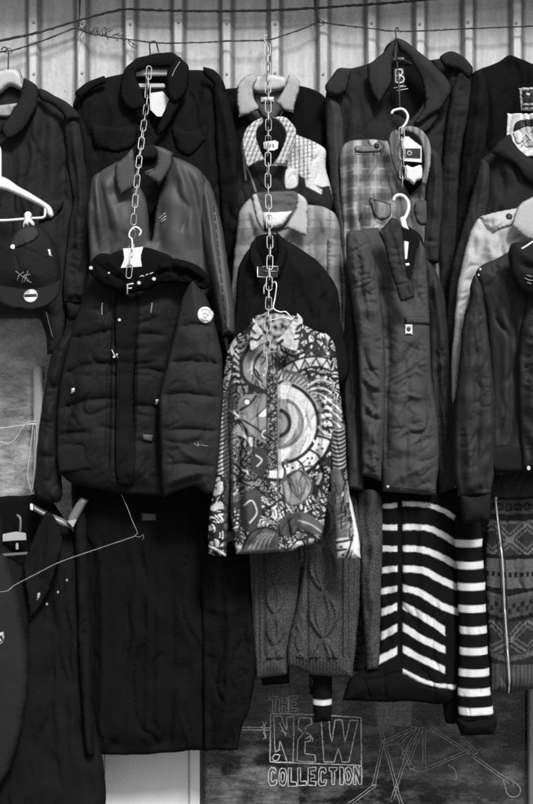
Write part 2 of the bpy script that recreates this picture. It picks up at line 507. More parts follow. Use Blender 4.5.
# ---- window at the left with a pale sheet added behind the pane as its reflection
lw = Thing('side_window', 'grey glazed window with white inner frame behind the hanging cap', 'window', (-40, 760, 0))
wbox('pane', wx(-230), wx(90), .03, .036, wz(800), wz(317), glass_mat('side_glass', 3.4, 3.1, .34), lw, 0)  # strong diffuse smear stands in for the street reflected in this pane
wbox('frame', wx(34), wx(42), -.012, .03, wz(520), wz(366), M['frame_grey'], lw, .004)
wbox('frame', wx(47.5), wx(92), -.012, .03, wz(370), wz(366), M['frame_grey'], lw, .004)
bl = piece('reflection_sheet', [(-240, 320, 1), (92, 320, 1), (92, 640, 1), (-240, 640, 1)], -.075, fabric('reflection_cloth', .85, .8, .2, mottle=.5), None, thick=.012, edge=4, res=4,
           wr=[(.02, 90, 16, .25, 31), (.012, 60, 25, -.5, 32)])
bl.o.name = 'reflection_sheet'; tag(bl.o, 'creased grey sheet added behind the left window pane as its reflection', 'reflection_sheet')

# ---- white door low in the middle
dr = Thing('shop_door', 'white panelled door showing below the long black coats', 'door', (147, 879, 0))
wbox('leaf', wx(105), wx(189), -.008, .03, wz(873), wz(330), M['frame'], dr, .004)
wbox('stile', wx(94), wx(104.2), -.022, .03, wz(873), wz(330), M['frame'], dr, .004)
wbox('stile', wx(189.8), wx(200), -.022, .03, wz(873), wz(330), M['frame'], dr, .004)
wbox('seal', wx(200.3), wx(203.5), -.02, .03, wz(879), wz(330), M['darkframe'], dr, .001)

# ---- shop window low at the right with drawings on the pane
sw = Thing('shop_window', 'dark shop window with white outline lettering and bone drawing on its pane', 'window', (370, 860, 0))
wbox('pane', wx(203.6), wx(620), .02, .026, wz(850), wz(318), glass_mat('shop_glass', .7, 0), sw, 0)
wbox('sill', wx(203.6), wx(660), -.05, .05, wz(866), wz(850), M['darkframe'], sw)
wbox('post', wx(528), wx(545), -.02, .019, wz(850), wz(600), solid('grey_post', .12, .6), sw)
r = wbox('interior', wx(-300), wx(720), .0, 2.2, 0.002, 2.6, M['inside'], None, 0)
bm = bmesh.new(); bm.from_mesh(r.data)
bmesh.ops.delete(bm, geom=[f for f in bm.faces if f.calc_center_median().y < .01], context='FACES'); bm.to_mesh(r.data); bm.free()
r.location.y = .06; tag(r, 'dim room inside the shop behind the glass', kind='structure')

GL = -.018          # pane front (depth)
def lines(name, strokes, r, mat, parent, d=GL):
    rr = random.Random(int(r * 1e5) + len(strokes)); ps = []
    for s, sm in strokes:
        if sm: q = curve3([(x, y, d) for x, y in s], 2)
        else:
            q = []
            for (x0, y0), (x1, y1) in zip(s[:-1], s[1:]):
                n = max(1, int(math.hypot(x1 - x0, y1 - y0) / 2.2))
                q += [P(x0 + (x1 - x0) * i / n + rr.uniform(-.22, .22), y0 + (y1 - y0) * i / n + rr.uniform(-.22, .22), d) for i in range(n)]
            q.append(P(*s[-1], d))
        ps.append((q, [r * rr.uniform(.6, 1.3) for _ in q]))
    return tubes(name, ps, mat, parent, 6, flat=.35)
def letter(ch, x, y, w, h, j=0):
    G = {'T': [(0,0),(1,0),(1,.2),(.66,.2),(.66,1),(.34,1),(.34,.2),(0,.2),(0,0)],
         'H': [(0,0),(.3,0),(.3,.4),(.7,.4),(.7,0),(1,0),(1,1),(.7,1),(.7,.6),(.3,.6),(.3,1),(0,1),(0,0)],
         'E': [(0,0),(1,0),(1,.2),(.35,.2),(.35,.4),(.85,.4),(.85,.6),(.35,.6),(.35,.8),(1,.8),(1,1),(0,1),(0,0)],
         'L': [(0,0),(.34,0),(.34,.78),(1,.78),(1,1),(0,1),(0,0)],
         'I': [(.25,0),(.75,0),(.75,1),(.25,1),(.25,0)],
         'N': [(0,0),(.3,0),(.7,.55),(.7,0),(1,0),(1,1),(.7,1),(.3,.45),(.3,1),(0,1),(0,0)],
         'C': [(1,.3),(.72,.3),(.66,.2),(.4,.2),(.32,.35),(.32,.65),(.4,.8),(.66,.8),(.72,.68),(1,.68),(.96,.88),(.78,1),(.25,1),(.05,.85),(0,.5),(.05,.15),(.25,0),(.78,0),(.96,.1),(1,.3)]}
    rr = random.Random(ord(ch) * 7 + int(x))
    if ch == 'O':
        o = [(.5,0),(.85,.1),(1,.5),(.85,.9),(.5,1),(.15,.9),(0,.5),(.15,.1),(.5,0)]; i = [(.5,.2),(.66,.32),(.7,.5),(.64,.7),(.5,.8),(.36,.7),(.3,.5),(.35,.3),(.5,.2)]
        gs = [o, i]
    else: gs = [G[ch]]
    out = []
    for gl in gs:
        q = [(x + a * w + rr.uniform(-j, j), y + b * h + rr.uniform(-j, j)) for a, b in gl]; q[-1] = q[0]
        out.append((q, False))
    return out
st = []
for i, ch in enumerate('THE'): st += letter(ch, (269.5, 279.5, 289)[i], (696, 697, 695.5)[i], 8.6, (16, 15, 15.5)[i], .35)
lines('lettering', st, .0024, M['paint_mid'], sw)
st = []
xs = [268.5, 278.5, 288.5, 298, 308, 318.3, 329, 338.5, 344.5, 353.5]
for i, ch in enumerate('COLLECTION'): st += letter(ch, xs[i], 768 - i * .12, 8 if ch != 'I' else 6.5, 17.5 + (i % 3) * .5, .45)
lines('lettering', st, .0022, M['paint'], sw)
st = [([(270.5,713.5),(270,762),(361.5,765.5),(361,717.5),(298,713.8),(270.5,713.5)], False),
      ([(274,716),(281,715.5),(283,722),(287,730),(286.5,717),(294,716.5),(293,762),(287,762),(281,743),(280,741),(279,750),(275,752),(273.5,716)], False),
      ([(272,758),(275,754.5),(280,755),(278,760),(274.5,761),(272,758)], False), ([(279,722),(286,736)], False), ([(280,730),(287,734)], False),
      ([(299,717.5),(311,718),(312,724),(306,726),(305,732),(311,735),(310,741),(305,742),(305,754),(315,755),(315.5,762),(297,761),(298,740),(303,733),(298,728),(299,717.5)], False),
      ([(305,739),(310,736),(313,739),(312,742)], False),
      ([(321,719),(329,719.5),(330,735),(332,742),(335,720),(342,720),(345,742),(350,720),(358,720.5),(353,742),(349,762),(342,762),(338.5,748),(334,762),(324,762),(322.5,742),(321,719)], False)]
lines('lettering', st, .0022, M['paint'], sw)
st = [([(241,727),(269,727.8)], False), ([(241,729.6),(269,730.2)], False),
      ([(262,721),(264,724),(262,727),(265,730),(263,733),(266,736),(263,739)], True), ([(266,722),(264,729),(266,739)], True)]
lines('lettering', st, .0022, M['paint'], sw)
b_ = []
def bone(x0, y0, x1, y1, w=2.2, k=3.2):
    dx, dy = x1 - x0, y1 - y0; L = math.hypot(dx, dy); dx /= L; dy /= L; nx, ny = -dy, dx
    q = [(x0 + nx*k*.6, y0 + ny*k*.6), (x0 + dx*4 + nx*w*.6, y0 + dy*4 + ny*w*.6), (x1 - dx*4 + nx*w*.6, y1 - dy*4 + ny*w*.6), (x1 + nx*k*.7, y1 + ny*k*.7), (x1 + dx*2, y1 + dy*2),
         (x1 - nx*k*.7, y1 - ny*k*.7), (x1 - dx*4 - nx*w*.6, y1 - dy*4 - ny*w*.6), (x0 + dx*4 - nx*w*.6, y0 + dy*4 - ny*w*.6), (x0 - nx*k*.6, y0 - ny*k*.6), (x0 - dx*2, y0 - dy*2), (x0 + nx*k*.6, y0 + ny*k*.6)]
    b_.append((q, True))
for a in ((432,729,468,752), (470,754,512,784), (384,742,414,728), (400,742,415,728), (402,758,418,729), (408,764,421,729), (424,728,424,766), (428,768,466,752),
          (378,708,383,740), (383,742,374,784), (385,745,396,786), (409,748,392,800), (374,786,350,804), (396,788,402,806), (404,752,412,768), (462,738,476,752)):
    bone(*a)
b_ += [([(505,776),(512,780),(520,788),(519,795),(512,797),(507,793),(505,786),(502,778)], True), ([(410,768),(420,772),(430,769)], True), ([(384,746),(398,744),(404,752)], True), ([(448,765),(455,770),(456,780),(453,777)], True)]
lines('drawing', b_, .0017, M['paint_dim'], sw)

# ---- things inside behind the pane
def streaky():
    N = NT('streaky_plastic'); uv = N.n('ShaderNodeUVMap', uv_map='cloth').outputs[0]
    v = N.noise(N.map(uv, (5, 40, 1), (0, 0, 1.2)), 2.2, 6, .7); u = N.noise(uv, 16, 5, .65)
    v = N.math('MULTIPLY', N.math('MULTIPLY', v, u), 2.6); v = N.math('POWER', v, 2.2)
    N.l(N.grey(N.math('MULTIPLY', v, 1.6)), N.b.inputs['Base Color']); N.b.inputs['Roughness'].default_value = .5
    return N.m
p1 = piece('plastic_sheet', [(204,768,1),(222,765,1),(223,776,1),(246,768),(262,765),(278,768),(284,784,1),(300,786,1),(302,860,1),(204,860,1)], -.07, streaky(), None, thick=.012, edge=3, wr=[(.008,8,40,.5,41),(.004,4,24,-.6,42)])
p1.o.name = 'plastic_sheet'; tag(p1.o, 'crumpled pale plastic sheet low inside the window beside the white door', 'plastic sheet')
p2 = piece('paper_bag', [(374,690,1),(414,690,1),(413,729,1),(375,726,1)], -.085, fabric('paper', .5, .7, .3, mottle=.6, crumple=2), None, thick=.05, edge=5, wr=[(.02,7,60,0,43)])
p2.o.name = 'paper_bag'; tag(p2.o, 'grey crinkled paper bag inside the window above the bone drawing', 'paper bag')
# ================================================================== fold presets
COT = [(.012, 17, 120, 0, 1), (.005, 9, 40, .5, 2)]
DRAPE = [(.012, 20, 190, 0, 4), (.002, 9, 60, -.15, 5)]
NYL = [(.009, 22, 140, .1, 6), (.006, 12, 30, 1.25, 7), (.003, 7, 16, -1.0, 8)]
SAT = [(.009, 30, 140, -.15, 9), (.002, 14, 60, .3, 10)]
SLV = [(.008, 10, 70, .1, 11), (.005, 9, 22, 1.25, 12)]
KNT = [(.006, 20, 60, 0, 13)]
def hook(name, parent, pts, r=.0022, mat='wire'):
    return tubes(name, [(curve3(pts, 1.5), r)], M[mat], parent)
def button(parent, x, y, d, r=3, mat='ink', name='button', on=None):
    return slab(name, ell(x, y, r, r), d, .006, M[mat], parent, .0012)
def front(pc, x, y, extra=.002):
    """depth of a piece's front surface at (x, y)"""
    return pc.d + float(pc.H(np.array([float(x)]), np.array([float(y)]))[0]) + extra
def line_on(name, pc, strokes, r, mat, parent, lift=.001):
    """cord, seam thread or printing lying on a piece; strokes in px of the tracing"""
    ps = []
    k = (D - pc.dm) / (D * S)
    for s in strokes:
        q = smooth(s, 1.6, False) if len(s) > 2 else np.array([np.array(s[0], float) + (np.array(s[1], float) - np.array(s[0], float)) * t for t in np.linspace(0, 1, 8)])
        h = pc.H(q[:, 0], q[:, 1])
        ps.append(([Vector(((x - CX) * k, -(pc.d + hh + lift), ZC + (CY - y) * k)) for (x, y), hh in zip(q, h)], r))
    return tubes(name, ps, M[mat], parent, 6)
def plate_on(name, pc, pts, t, mat, parent, lift=.001, label=None):
    """flat patch sewn or stuck on a piece, following its surface"""
    q = pts if len(pts) > 8 else [(x, y, 1) for x, y in pts]
    return piece(name, q, pc.d, M[mat] if isinstance(mat, str) else mat, parent, t, .7, res=1.2, on=pc, lift=lift, label=label)

# ================================================================== column at the left edge
t = Thing('jacket', 'charcoal jacket with open collar and ribbed cuff, behind the white hanger and cap', 'jacket', (5, 352, .1), 'jackets hanging on the wall')
lin = piece('lining', [(-16,80),(4,84),(24,80),(20,110),(12,132),(-2,132),(-12,112)], .10, M['char'], t, .015, 6)
piece('neck_label', [(-6,106,1),(17,103,1),(13,112),(7,117),(-4,117,1)], .118, fabric('printed_label', .4, .6, .3, mottle=.9), t, .004, 2, wr=[(.004,3,3,0,3)])
body = piece('body', [(24,80,1),(38,87),(56,96),(70,104),(80,116),(80,160),(78,200),(70,290),(62,340),(58,354,1),(46,354,1),(44,332),(36,316),(20,310),(-16,310),(-34,318),(-44,352,1),(-56,354,1),(-66,290),(-72,200),(-72,116),(-60,104),(-46,96),(-28,87),(-14,80,1),(-8,118),(0,138,1),(8,130),(18,108)], .10, M['char'], t, .07, 24,
      folds=[(.014,4,[(38,110),(34,160),(28,210),(22,280)]),(-.012,4,[(44,110),(43,170),(38,220)]),(.012,4,[(52,112),(54,160),(52,205)]),(-.012,3,[(62,120),(64,180),(60,240)]),(-.008,2,[(10,140),(12,190),(10,240)]),(.010,4,[(20,140),(20,190),(16,240)])], wr=COT, res=2.2)
piece('collar', [(24,77,1),(31,81),(38,88),(37,104),(31,118),(24,128),(15,136),(6,141,1),(1,127),(11,113),(19,98)], .165, M['char'], t, .02, 6, folds=[(.006,3,[(30,84),(28,105),(16,130)])])
piece('collar', [(-14,77,1),(-26,84),(-27,104),(-18,124),(-2,141,1),(1,128),(-8,110)], .165, M['char'], t, .02, 6)
ep = piece('shoulder_strap', [(39,88),(56,96),(70,104),(80,116,1),(79,119,1),(66,120,1),(62,113),(50,104),(40,99)], .158, M['char'], t, .022, 5)
piece('pocket_flap', [(47,203,1),(64,199,1),(62,209),(54,219),(40,224,1),(42,214)], .10, M['char'], t, .008, 3, on=body, lift=.003)
sl = piece('sleeve', [(63,113),(70,108),(79,116),(84,138),(87,170),(89,210),(90,250),(90,285),(87,304,1),(62,304,1),(62,280),(65,250),(68,220),(72,200),(67,170),(64,140)], .135, M['char'], t, .05, 13, wr=SLV,
      folds=[(-.01,3,[(70,150),(76,190),(70,230)]),(.012,5,[(76,130),(80,190),(80,240),(76,290)]),(-.007,2.5,[(64,268),(74,276),(86,268)]),(.006,3,[(70,270),(70,290),(68,300)]),(.006,2.5,[(80,275),(80,290),(79,302)]),(-.008,2,[(62,297),(75,300),(88,296)])], res=2)
piece('cuff', [(65,301),(76,304),(87,302),(83,318,1),(68,321,1)], .14, M['rib'], t, .038, 9)
line_on('zip', body, [[(46,312),(53,338)]], .0014, 'thread', t, .003)
hg = Thing('hanger', 'pale wooden hanger inside the open collar of the leftmost jacket', 'hanger', (4, 95, .12), 'hangers on the ropes')
piece('bar', [(-16,80),(-10,72),(0,70),(9,68),(18,70),(23,77,1),(24,92,1),(10,86),(0,93),(-8,92),(-16,92,1)], .125, M['wood'], hg, .02, 4)
hook('hook', hg, [(8,70,.14),(8.3,58,.10),(8,50,.07),(4,47,.065),(1,50,.065)])
hook('hook', hg, [(22,78,.15),(20,72,.15),(18.5,69.5,.15)], .0012)

wh = Thing('clip_hanger', 'white plastic hanger with a trouser bar hung in front of the leftmost jacket', 'hanger', (0, 222, .27), 'hangers on the ropes')
piece('arms', [(0,176),(8,179),(18,186),(28,191.5),(40,199),(50,206),(53.5,214),(52,217.5),(48,216),(44,208.5),(28,200),(8,191),(0,189),(-8,191),(-28,200),(-44,208.5),(-48,216),(-52,217.5),(-53.5,214),(-50,206),(-28,191.5),(-8,179)], .27, M['wplastic'], wh, .012, 3, res=1.6)
tubes('trouser_bar', [(curve3([(45,206,.275),(45,214,.275),(43,217.5,.275),(30,218.5,.275),(0,220.5,.275),(-30,218.5,.275),(-45,214,.275),(-45,206,.275)], 2), .0042)], M['wplastic'], wh)
tubes('hook', [(curve3([(0,178,.275),(0,156,.275),(-1,148,.27),(-6,142,.27),(-12,146,.27),(-12,152,.27)], 2), .0048)], M['wplastic'], wh)
cl = Thing('clip', 'white plastic clip on the hanger bar gripping the dark cap', 'clip', (27, 228, .30))
piece('jaw', [(22,226),(23.5,219),(23.5,214),(26,211.3),(29,211.3),(31.5,214),(31.5,219),(34,222.5),(34,226.5),(31,226),(29.5,224),(28,228),(25.5,225),(23.5,229)], .302, M['wplastic'], cl, .014, 3, res=1.2)
cp = Thing('cap', 'dark baseball cap clipped upside to the white hanger, round sticker on its brim', 'cap', (26, 309, .28))
crown = piece('crown', [(-9,276),(-7,260),(-2,248),(5,238),(13,230),(22,224.5),(34,224),(43,229),(50,238),(55,250),(58,264),(58,282),(50,294),(30,300),(4,297)], .285, M['capcloth'], cp, .13, 34, folds=[(-.004,1.2,[(13,247),(28,236),(38,225)]),(-.004,1.2,[(13,247),(34,252),(57,266)]),(-.004,1.2,[(13,247),(3,256),(-7,270)]),(-.004,1.2,[(13,247),(20,270),(24,296)])], res=1.6)
piece('back_panel', [(9,245),(13,234),(22,226),(33,225),(39,233),(35,240),(26,245),(15,248)], .285, M['caplit'], cp, .003, 3, on=crown)
brim = piece('brim', [(-9,282,1),(6,286),(26,288),(46,285),(59,278,1),(60,288),(56,299),(46,307),(30,310.5),(12,308),(0,302),(-8,292)], .395, M['capcloth'], cp, .012, 4, tilt=(0,.16), folds=[(-.002,1,[(-4,294),(8,303),(28,306.5),(46,301),(55,294)])], res=1.6)
slab('button', ell(13,247,2.6,2.6), front(crown,13,247), .007, M['card'], cp, .002)
plate_on('tab', crown, [(47.5,249),(49.5,249),(51.5,256),(48.5,255.5)], .003, 'card', cp, .003)
line_on('emblem', crown, [[(17,272),(22,276),(27,280)],[(18,281),(20,276),(25,273)],[(22,283),(25,277),(30,282)],[(29,272),(27,278),(24,283)],[(25,276),(31,275)],[(27,281),(32,283)]], .0013, 'thread', cp)
stk = plate_on('sticker', brim, ell(31,296,7,7,20), .002, 'card', cp, .003)
plate_on('sticker_band', brim, [(25,294.4),(37,293.8),(37.4,297),(25,297.6)], .001, 'ink', stk, .0056)
plate_on('sticker_mark', brim, [(26,291),(31,290),(30,293),(26,293.4)], .001, 'greycard', stk, .0056)

# ================================================================== second column: field jacket, bomber, puffer
t = Thing('field_jacket', 'large black field jacket with stand collar and shoulder straps, second from left at top', 'jacket', (160, 330, .12), 'jackets hanging on the wall')
piece('lining', [(130,66),(150,58),(174,58),(184,80),(172,110),(158,134),(144,118),(134,92)], .115, M['black'], t, .015, 8)
body = piece('body', [(72,103),(76,93),(88,82),(105,75.5),(122,71.5),(132,68,1),(140,92),(150,115),(157,136,1),(165,116),(178,92),(186,68,1),(203,68),(214,71),(223,80),(228,100),(233,180),(237,262),(236,330),(95,330),(85,260),(80,180),(74,130)], .12, M['black'], t, .075, 26,
   folds=[(.010,4,[(94,92),(92,120),(96,142)]),(.010,4,[(110,90),(114,120),(112,142)]),(-.01,3,[(200,84),(196,120),(203,140)]),(.012,5,[(208,84),(210,130),(214,200)]),(-.008,2,[(156,136),(158,180)])], wr=COT, res=2.2)
pf = piece('pocket_flap', [(93,126),(116,129),(136,127),(135,146),(120,153),(108,152),(94,147,1)], .12, M['black'], t, .010, 4, on=body, lift=.002)
piece('pocket_flap', [(172,128),(190,132),(206,127),(206,141,1),(190,157),(177,151,1)], .12, M['black'], t, .010, 4, on=body, lift=.002)
piece('shoulder_strap', [(75,92),(88,81.5),(104,75.5,1),(106,82),(92,89),(80,99)], .175, M['black'], t, .018, 4)
piece('shoulder_strap', [(203,66,1),(214,70),(222,79),(226,90),(219,92),(212,82),(204,74)], .175, M['black'], t, .018, 4)
piece('collar', [(133,60,1),(126,66),(121,78),(120,92),(124,104),(134,111),(147,106,1),(141,90),(136,76),(138,66)], .19, M['black'], t, .024, 7, folds=[(-.004,2,[(126,70),(124,90),(132,106)])])
piece('collar', [(133,60),(150,54),(164,52),(172,52),(180,57),(184,62),(176,66),(164,67),(148,67.5),(137,71)], .165, M['black'], t, .026, 6)
c2 = piece('collar', [(178,56),(184,61),(188.5,67),(188,86),(182,98),(176,103,1),(169,99),(166,84),(168,70)], .19, M['black'], t, .024, 7)
piece('lapel', [(187,80,1),(182,100),(170,122),(156,140,1),(157,128),(164,112),(172,94)], .18, M['black'], t, .02, 6)
line_on('zip', c2, [[(180,62),(175,70),(172,77)]], .0016, 'thread', t, .001)
piece('sleeve', [(213,84),(222,79),(228,98),(235,125),(242,158),(250,196),(257,228),(259,243,1),(247,245),(240,243),(233,252),(226,264,1),(222,240),(219,190),(215,130)], .165, M['black'], t, .06, 15, wr=SLV,
   folds=[(.010,4,[(222,100),(232,150),(240,200)]),(-.009,3,[(226,210),(238,222),(248,216)]),(.009,4,[(226,226),(238,230),(252,222)]),(-.008,3,[(228,240),(240,236),(254,232)])], res=2)
hg = Thing('hanger', 'light barred hanger inside the black field jacket with a white paper tag below', 'hanger', (151, 92, .14), 'hangers on the ropes')
wbox('bar', P(135,0,.15).x, P(168,0,.15).x, -.16, -.145, P(0,76,.15).z, P(0,70,.15).z, M['wood'], hg)
wbox('bar', P(136,0,.15).x, P(165,0,.15).x, -.16, -.145, P(0,88.5,.15).z, P(0,84,.15).z, M['wood'], hg)
hook('hook', hg, [(150,72,.15),(150,52,.13),(149.5,45,.06),(152,41.5,.04),(156,42.5,.03),(158.5,52,.06)], .0026)
tg = Thing('price_tag', 'large white six-sided paper tag in the neck of the black field jacket', 'tag', (160, 116, .16), 'white tags')
slab('card', [(149,93),(163,91),(171,101),(165,111),(162,117),(157,117),(150,110)], .165, .003, M['card'], tg)

t = Thing('bomber_jacket', 'shiny dark satin bomber jacket with piped sleeve above the puffer', 'jacket', (160, 300, .22), 'jackets hanging on the wall')
piece('lining', [(132,150),(146,146),(158,146),(168,160),(162,190),(150,215),(138,190),(133,168)], .222, M['black'], t, .015, 6)
for i, yy in enumerate((149, 154, 159)): pass
piece('neck_band', [(136,148),(146,144.5),(157,146),(156,158),(148,160),(138,159)], .245, M['rib'], t, .02, 5)
body = piece('body', [(91,180),(99,170),(114,161),(128,156,1),(136,178),(146,196),(150,240),(156,200,1),(164,178),(172,155,1),(186,160),(199,168),(205,180),(206,230),(207,296),(100,296),(93,250),(89,210)], .22, M['satin'], t, .075, 24,
   folds=[(.014,6,[(174,162),(184,185),(190,215),(194,250)]),(-.010,3,[(181,164),(193,190),(199,222),(203,250)]),(.012,5,[(190,166),(200,186),(203,210)]),(.010,8,[(166,185),(170,215),(172,255)]),(-.012,5,[(158,200),(157,225),(162,255)]),(.012,6,[(106,174),(107,195),(116,215),(122,245)]),(-.012,4,[(100,178),(103,200),(110,235)]),(.010,8,[(128,205),(134,225),(138,255)]),(.008,3,[(148,246),(158,234),(166,216)])], wr=SAT, res=2)
piece('collar', [(132,148,1),(123,158),(115,166),(116,182),(119,196,1),(130,190),(140,184,1),(136,170),(134,158)], .29, M['satin'], t, .016, 5)
piece('collar', [(155,146,1),(164,148),(172,152,1),(171,166),(165,177),(159,184,1),(151,179),(145,174,1),(154,168),(157,158)], .29, M['satin'], t, .016, 5)
piece('neck_label', [(145,172),(152,168.5),(158,167.5),(158,170),(150,173)], .275, M['grey_lining'], t, .003, 1.2, res=1.5)
line_on('chest_emblem', body, [[(159,218),(165,213.5)],[(160,220.5),(166,216.5)],[(161,222.5),(165.5,219.5)]], .0016, 'card', t, .003)
s = piece('sleeve', [(196,169),(204,171),(212,187),(220,217),(226,251),(231,285),(235,314),(235,335,1),(223,337,1),(220,320),(214,290),(208,262),(203,235),(199,206)], .275, M['satin'], t, .06, 11, tilt=(0,.10),
   folds=[(.014,4,[(203,178),(207,210),(212,250),(218,290)]),(-.012,3.5,[(200,190),(202,215),(207,240)]),(-.007,2.5,[(211,200),(218,240),(224,290),(228,325)]),(.008,3,[(215,205),(222,245),(228,295),(231,328)])], wr=SAT, res=1.8)
line_on('piping', s, [[(213+i*1.05,204+i*9.2),(213.8+i*1.05,209.5+i*9.2)] for i in range(14)], .0022, 'ink', t, .0015)
piece('sleeve', [(91,178),(100,172),(105,192),(110,226),(114,258),(108,280),(92,282),(88,245),(87,205)], .245, M['satin'], t, .05, 11, folds=[(.012,4,[(98,182),(100,210),(106,245)]),(-.01,3,[(94,190),(94,225),(100,255)])], wr=SAT, res=2)
piece('hem', [(166,268),(178,257),(192,262),(198,272),(182,272)], .33, M['satin'], t, .02, 5, folds=[(.01,2.5,[(170,266),(180,261),(194,267)])])

t = Thing('puffer_jacket', 'black quilted puffer jacket with white round badge on its sleeve', 'jacket', (130, 494, .34), 'jackets hanging on the wall')
piece('lining', [(100,262),(120,250),(150,248),(176,262),(160,284),(128,288),(108,280)], .335, M['black_soft'], t, .02, 8)
Q = lambda p, a=-.009, w=4.5: (a, w, p)
def QQ(l): return [f for q in l for f in ((q, (-.007, 1.1, q[2])) if q[0] == -.009 else (q,))]
body = piece('body', [(90,266),(100,262),(112,272),(128,284,1),(150,282),(172,272),(190,268),(200,284),(190,320),(178,350),(168,400),(166,440),(166,470),(164,497,1),(130,496),(96,490),(62,478),(54,440),(56,402),(60,370),(67,343),(75,315),(83,288)], .34, M['puff'], t, .085, 24,
   folds=QQ([Q([(62,339),(90,335),(119,329)]),Q([(56,379),(80,367),(98,364),(118,366)]),Q([(53,411),(75,404),(89,400),(118,398)]),Q([(54,438),(75,432),(94,434)]),Q([(134,335),(150,334),(168,337)]),Q([(132,370),(148,369),(168,374)]),Q([(132,406),(145,406),(164,409)]),Q([(130,440),(164,444)]),
          (-.014,2,[(112,300),(110,360),(108,470)]),(-.014,2,[(137,300),(135,360),(133,470)]),(-.008,1.6,[(76,385),(71,410),(64,432)]),(-.012,2,[(160,395),(158,436),(160,480)]),(.004,3,[(60,418),(74,422),(90,418)]),(.004,3,[(62,428),(76,430),(90,426)])]),
   wr=[(.006,30,26,0,15),(.0025,9,14,.5,16)], res=1.8)
piece('waistband', [(56,448),(74,443),(94,446),(95,470,1),(58,475,1)], .355, M['rib'], t, .06, 10)
piece('sleeve', [(86,290),(78,310),(68,330),(57,340),(50,356),(45,380),(41,402),(37,434),(34,472),(33,494),(45,503),(60,500),(60,470),(57,440),(58,402),(64,370),(72,345),(80,325)], .325, M['puff'], t, .06, 13, folds=QQ([Q([(52,350),(62,352)]),Q([(44,386),(60,388)]),Q([(38,420),(58,424)]),Q([(34,455),(58,458)])]), wr=[(.008,16,16,0,17)])
s = piece('sleeve', [(191,279),(200,287),(208,301),(215,325),(221,350),(223,390),(221,430),(218,464),(213,492),(206,494),(194,487),(180,491),(163,498,1),(160,470),(159,430),(159,395),(167,360),(174,330),(181,300)], .43, M['puff_sleeve_lit'], t, .07, 16,
   folds=QQ([Q([(172,329),(195,324.5),(218,328)]),Q([(164,363.5),(190,361),(224,365)]),Q([(158,396),(185,393.5),(224,398)]),Q([(158,432.5),(185,429),(222,432)]),Q([(160,467),(185,463.5),(219,468)]),(.010,3,[(164,484),(180,478),(200,472),(212,474)]),(-.008,2.5,[(164,490),(184,484),(204,478)]),(.007,3,[(176,440),(185,452),(200,460)]),(-.006,2.5,[(165,455),(185,446),(205,440)])]),
   wr=[(.006,28,24,0,18),(.0025,9,12,.4,19)], res=1.8)
piece('collar', [(87,268,1),(92,259),(100,253),(110,254),(120,264),(130,276),(137,288),(134,293,1),(120,291),(103,285),(92,277)], .42, M['fleece'], t, .055, 10, wr=[(.010,7,9,.6,20)], folds=[(-.010,2,[(94,262),(110,274),(130,284)]),(.010,3,[(98,258),(114,266),(130,280)])], res=1.6)
piece('collar', [(130,291,1),(136,282),(144,273),(152,265),(166,259),(182,259),(197,265),(206,274),(210,284),(205,290,1),(192,286),(176,283),(160,284),(145,290)], .41, M['fleece'], t, .06, 11, wr=[(.010,8,8,-.4,21)], folds=[(-.012,2,[(146,281),(164,272),(184,272),(204,283)]),(.010,3,[(150,272),(170,264),(190,268),(206,280)]),(-.008,2,[(170,262),(174,272)]),(-.008,2,[(188,263),(188,274)])], res=1.6)
pl = piece('placket', [(117,288),(138,288),(135,380),(134,484),(117,482),(116,380)], .34, M['black'], t, .008, 4, on=body, lift=.003)
for x, y, r in ((91,268,1.9),(139,283,1.9),(154,279,1.9),(119.5,320,1.6),(114,357,1.2),(109,273,1.0),(117,354.5,1)):
    slab('snap', ell(x, y, r, r), .47 if y < 300 else front(body, x, y, .012), .005, M['snap'], t, .0012)
for q in ([(140,277),(142,275.5),(144,276.6)],[(145.5,275.2),(148,274.2)],[(149.5,274),(153,272.6)]): tubes('collar_print', [(curve3([(x, y, .476) for x, y in q], 1), .0013)], M['card'], t, 6)
for q in ([(103,303),(102.4,309),(102.6,315)],[(152.5,303.5),(152,309),(151.4,314)]): line_on('drawcord', body, [q], .0016, 'thread', t, .003)
line_on('thread', body, [[(113,350),(116,356),(119,357.5)]], .0012, 'card', t, .010)
for x, y in ((73.5,391),(157.5,402)):
    plate_on('zip_pull', body, [(x-1.6,y-2.6),(x+1.8,y-3),(x+2.2,y+.6),(x-.6,y+3),(x-2.4,y+2.4)], .005, 'snap', t, .006)
bd = plate_on('badge', s, ell(205.5,315,8,8.4,24), .004, 'card', t, .002)
line_on('badge_print', s, [[(201,311),(204,309),(208,310.5),(210,314)],[(201,318),(204,320.5),(208,320)],[(202.5,314.5),(205,313),(208.5,315.5)],[(203,317),(206,317.5)]], .0011, 'greycard', bd, .0065)
line_on('stitched_mark', s, [[(194,443),(197,445.5),(200,444.5)],[(198,442.5),(198.4,446)],[(201,445),(208,446)]], .0010, 'thread', t, .002)
plate_on('sewn_label', body, [(143.5,434),(153,435),(152.6,441.5),(143.5,440.5)], .002, fabric('woven_label', .1), t, .006)

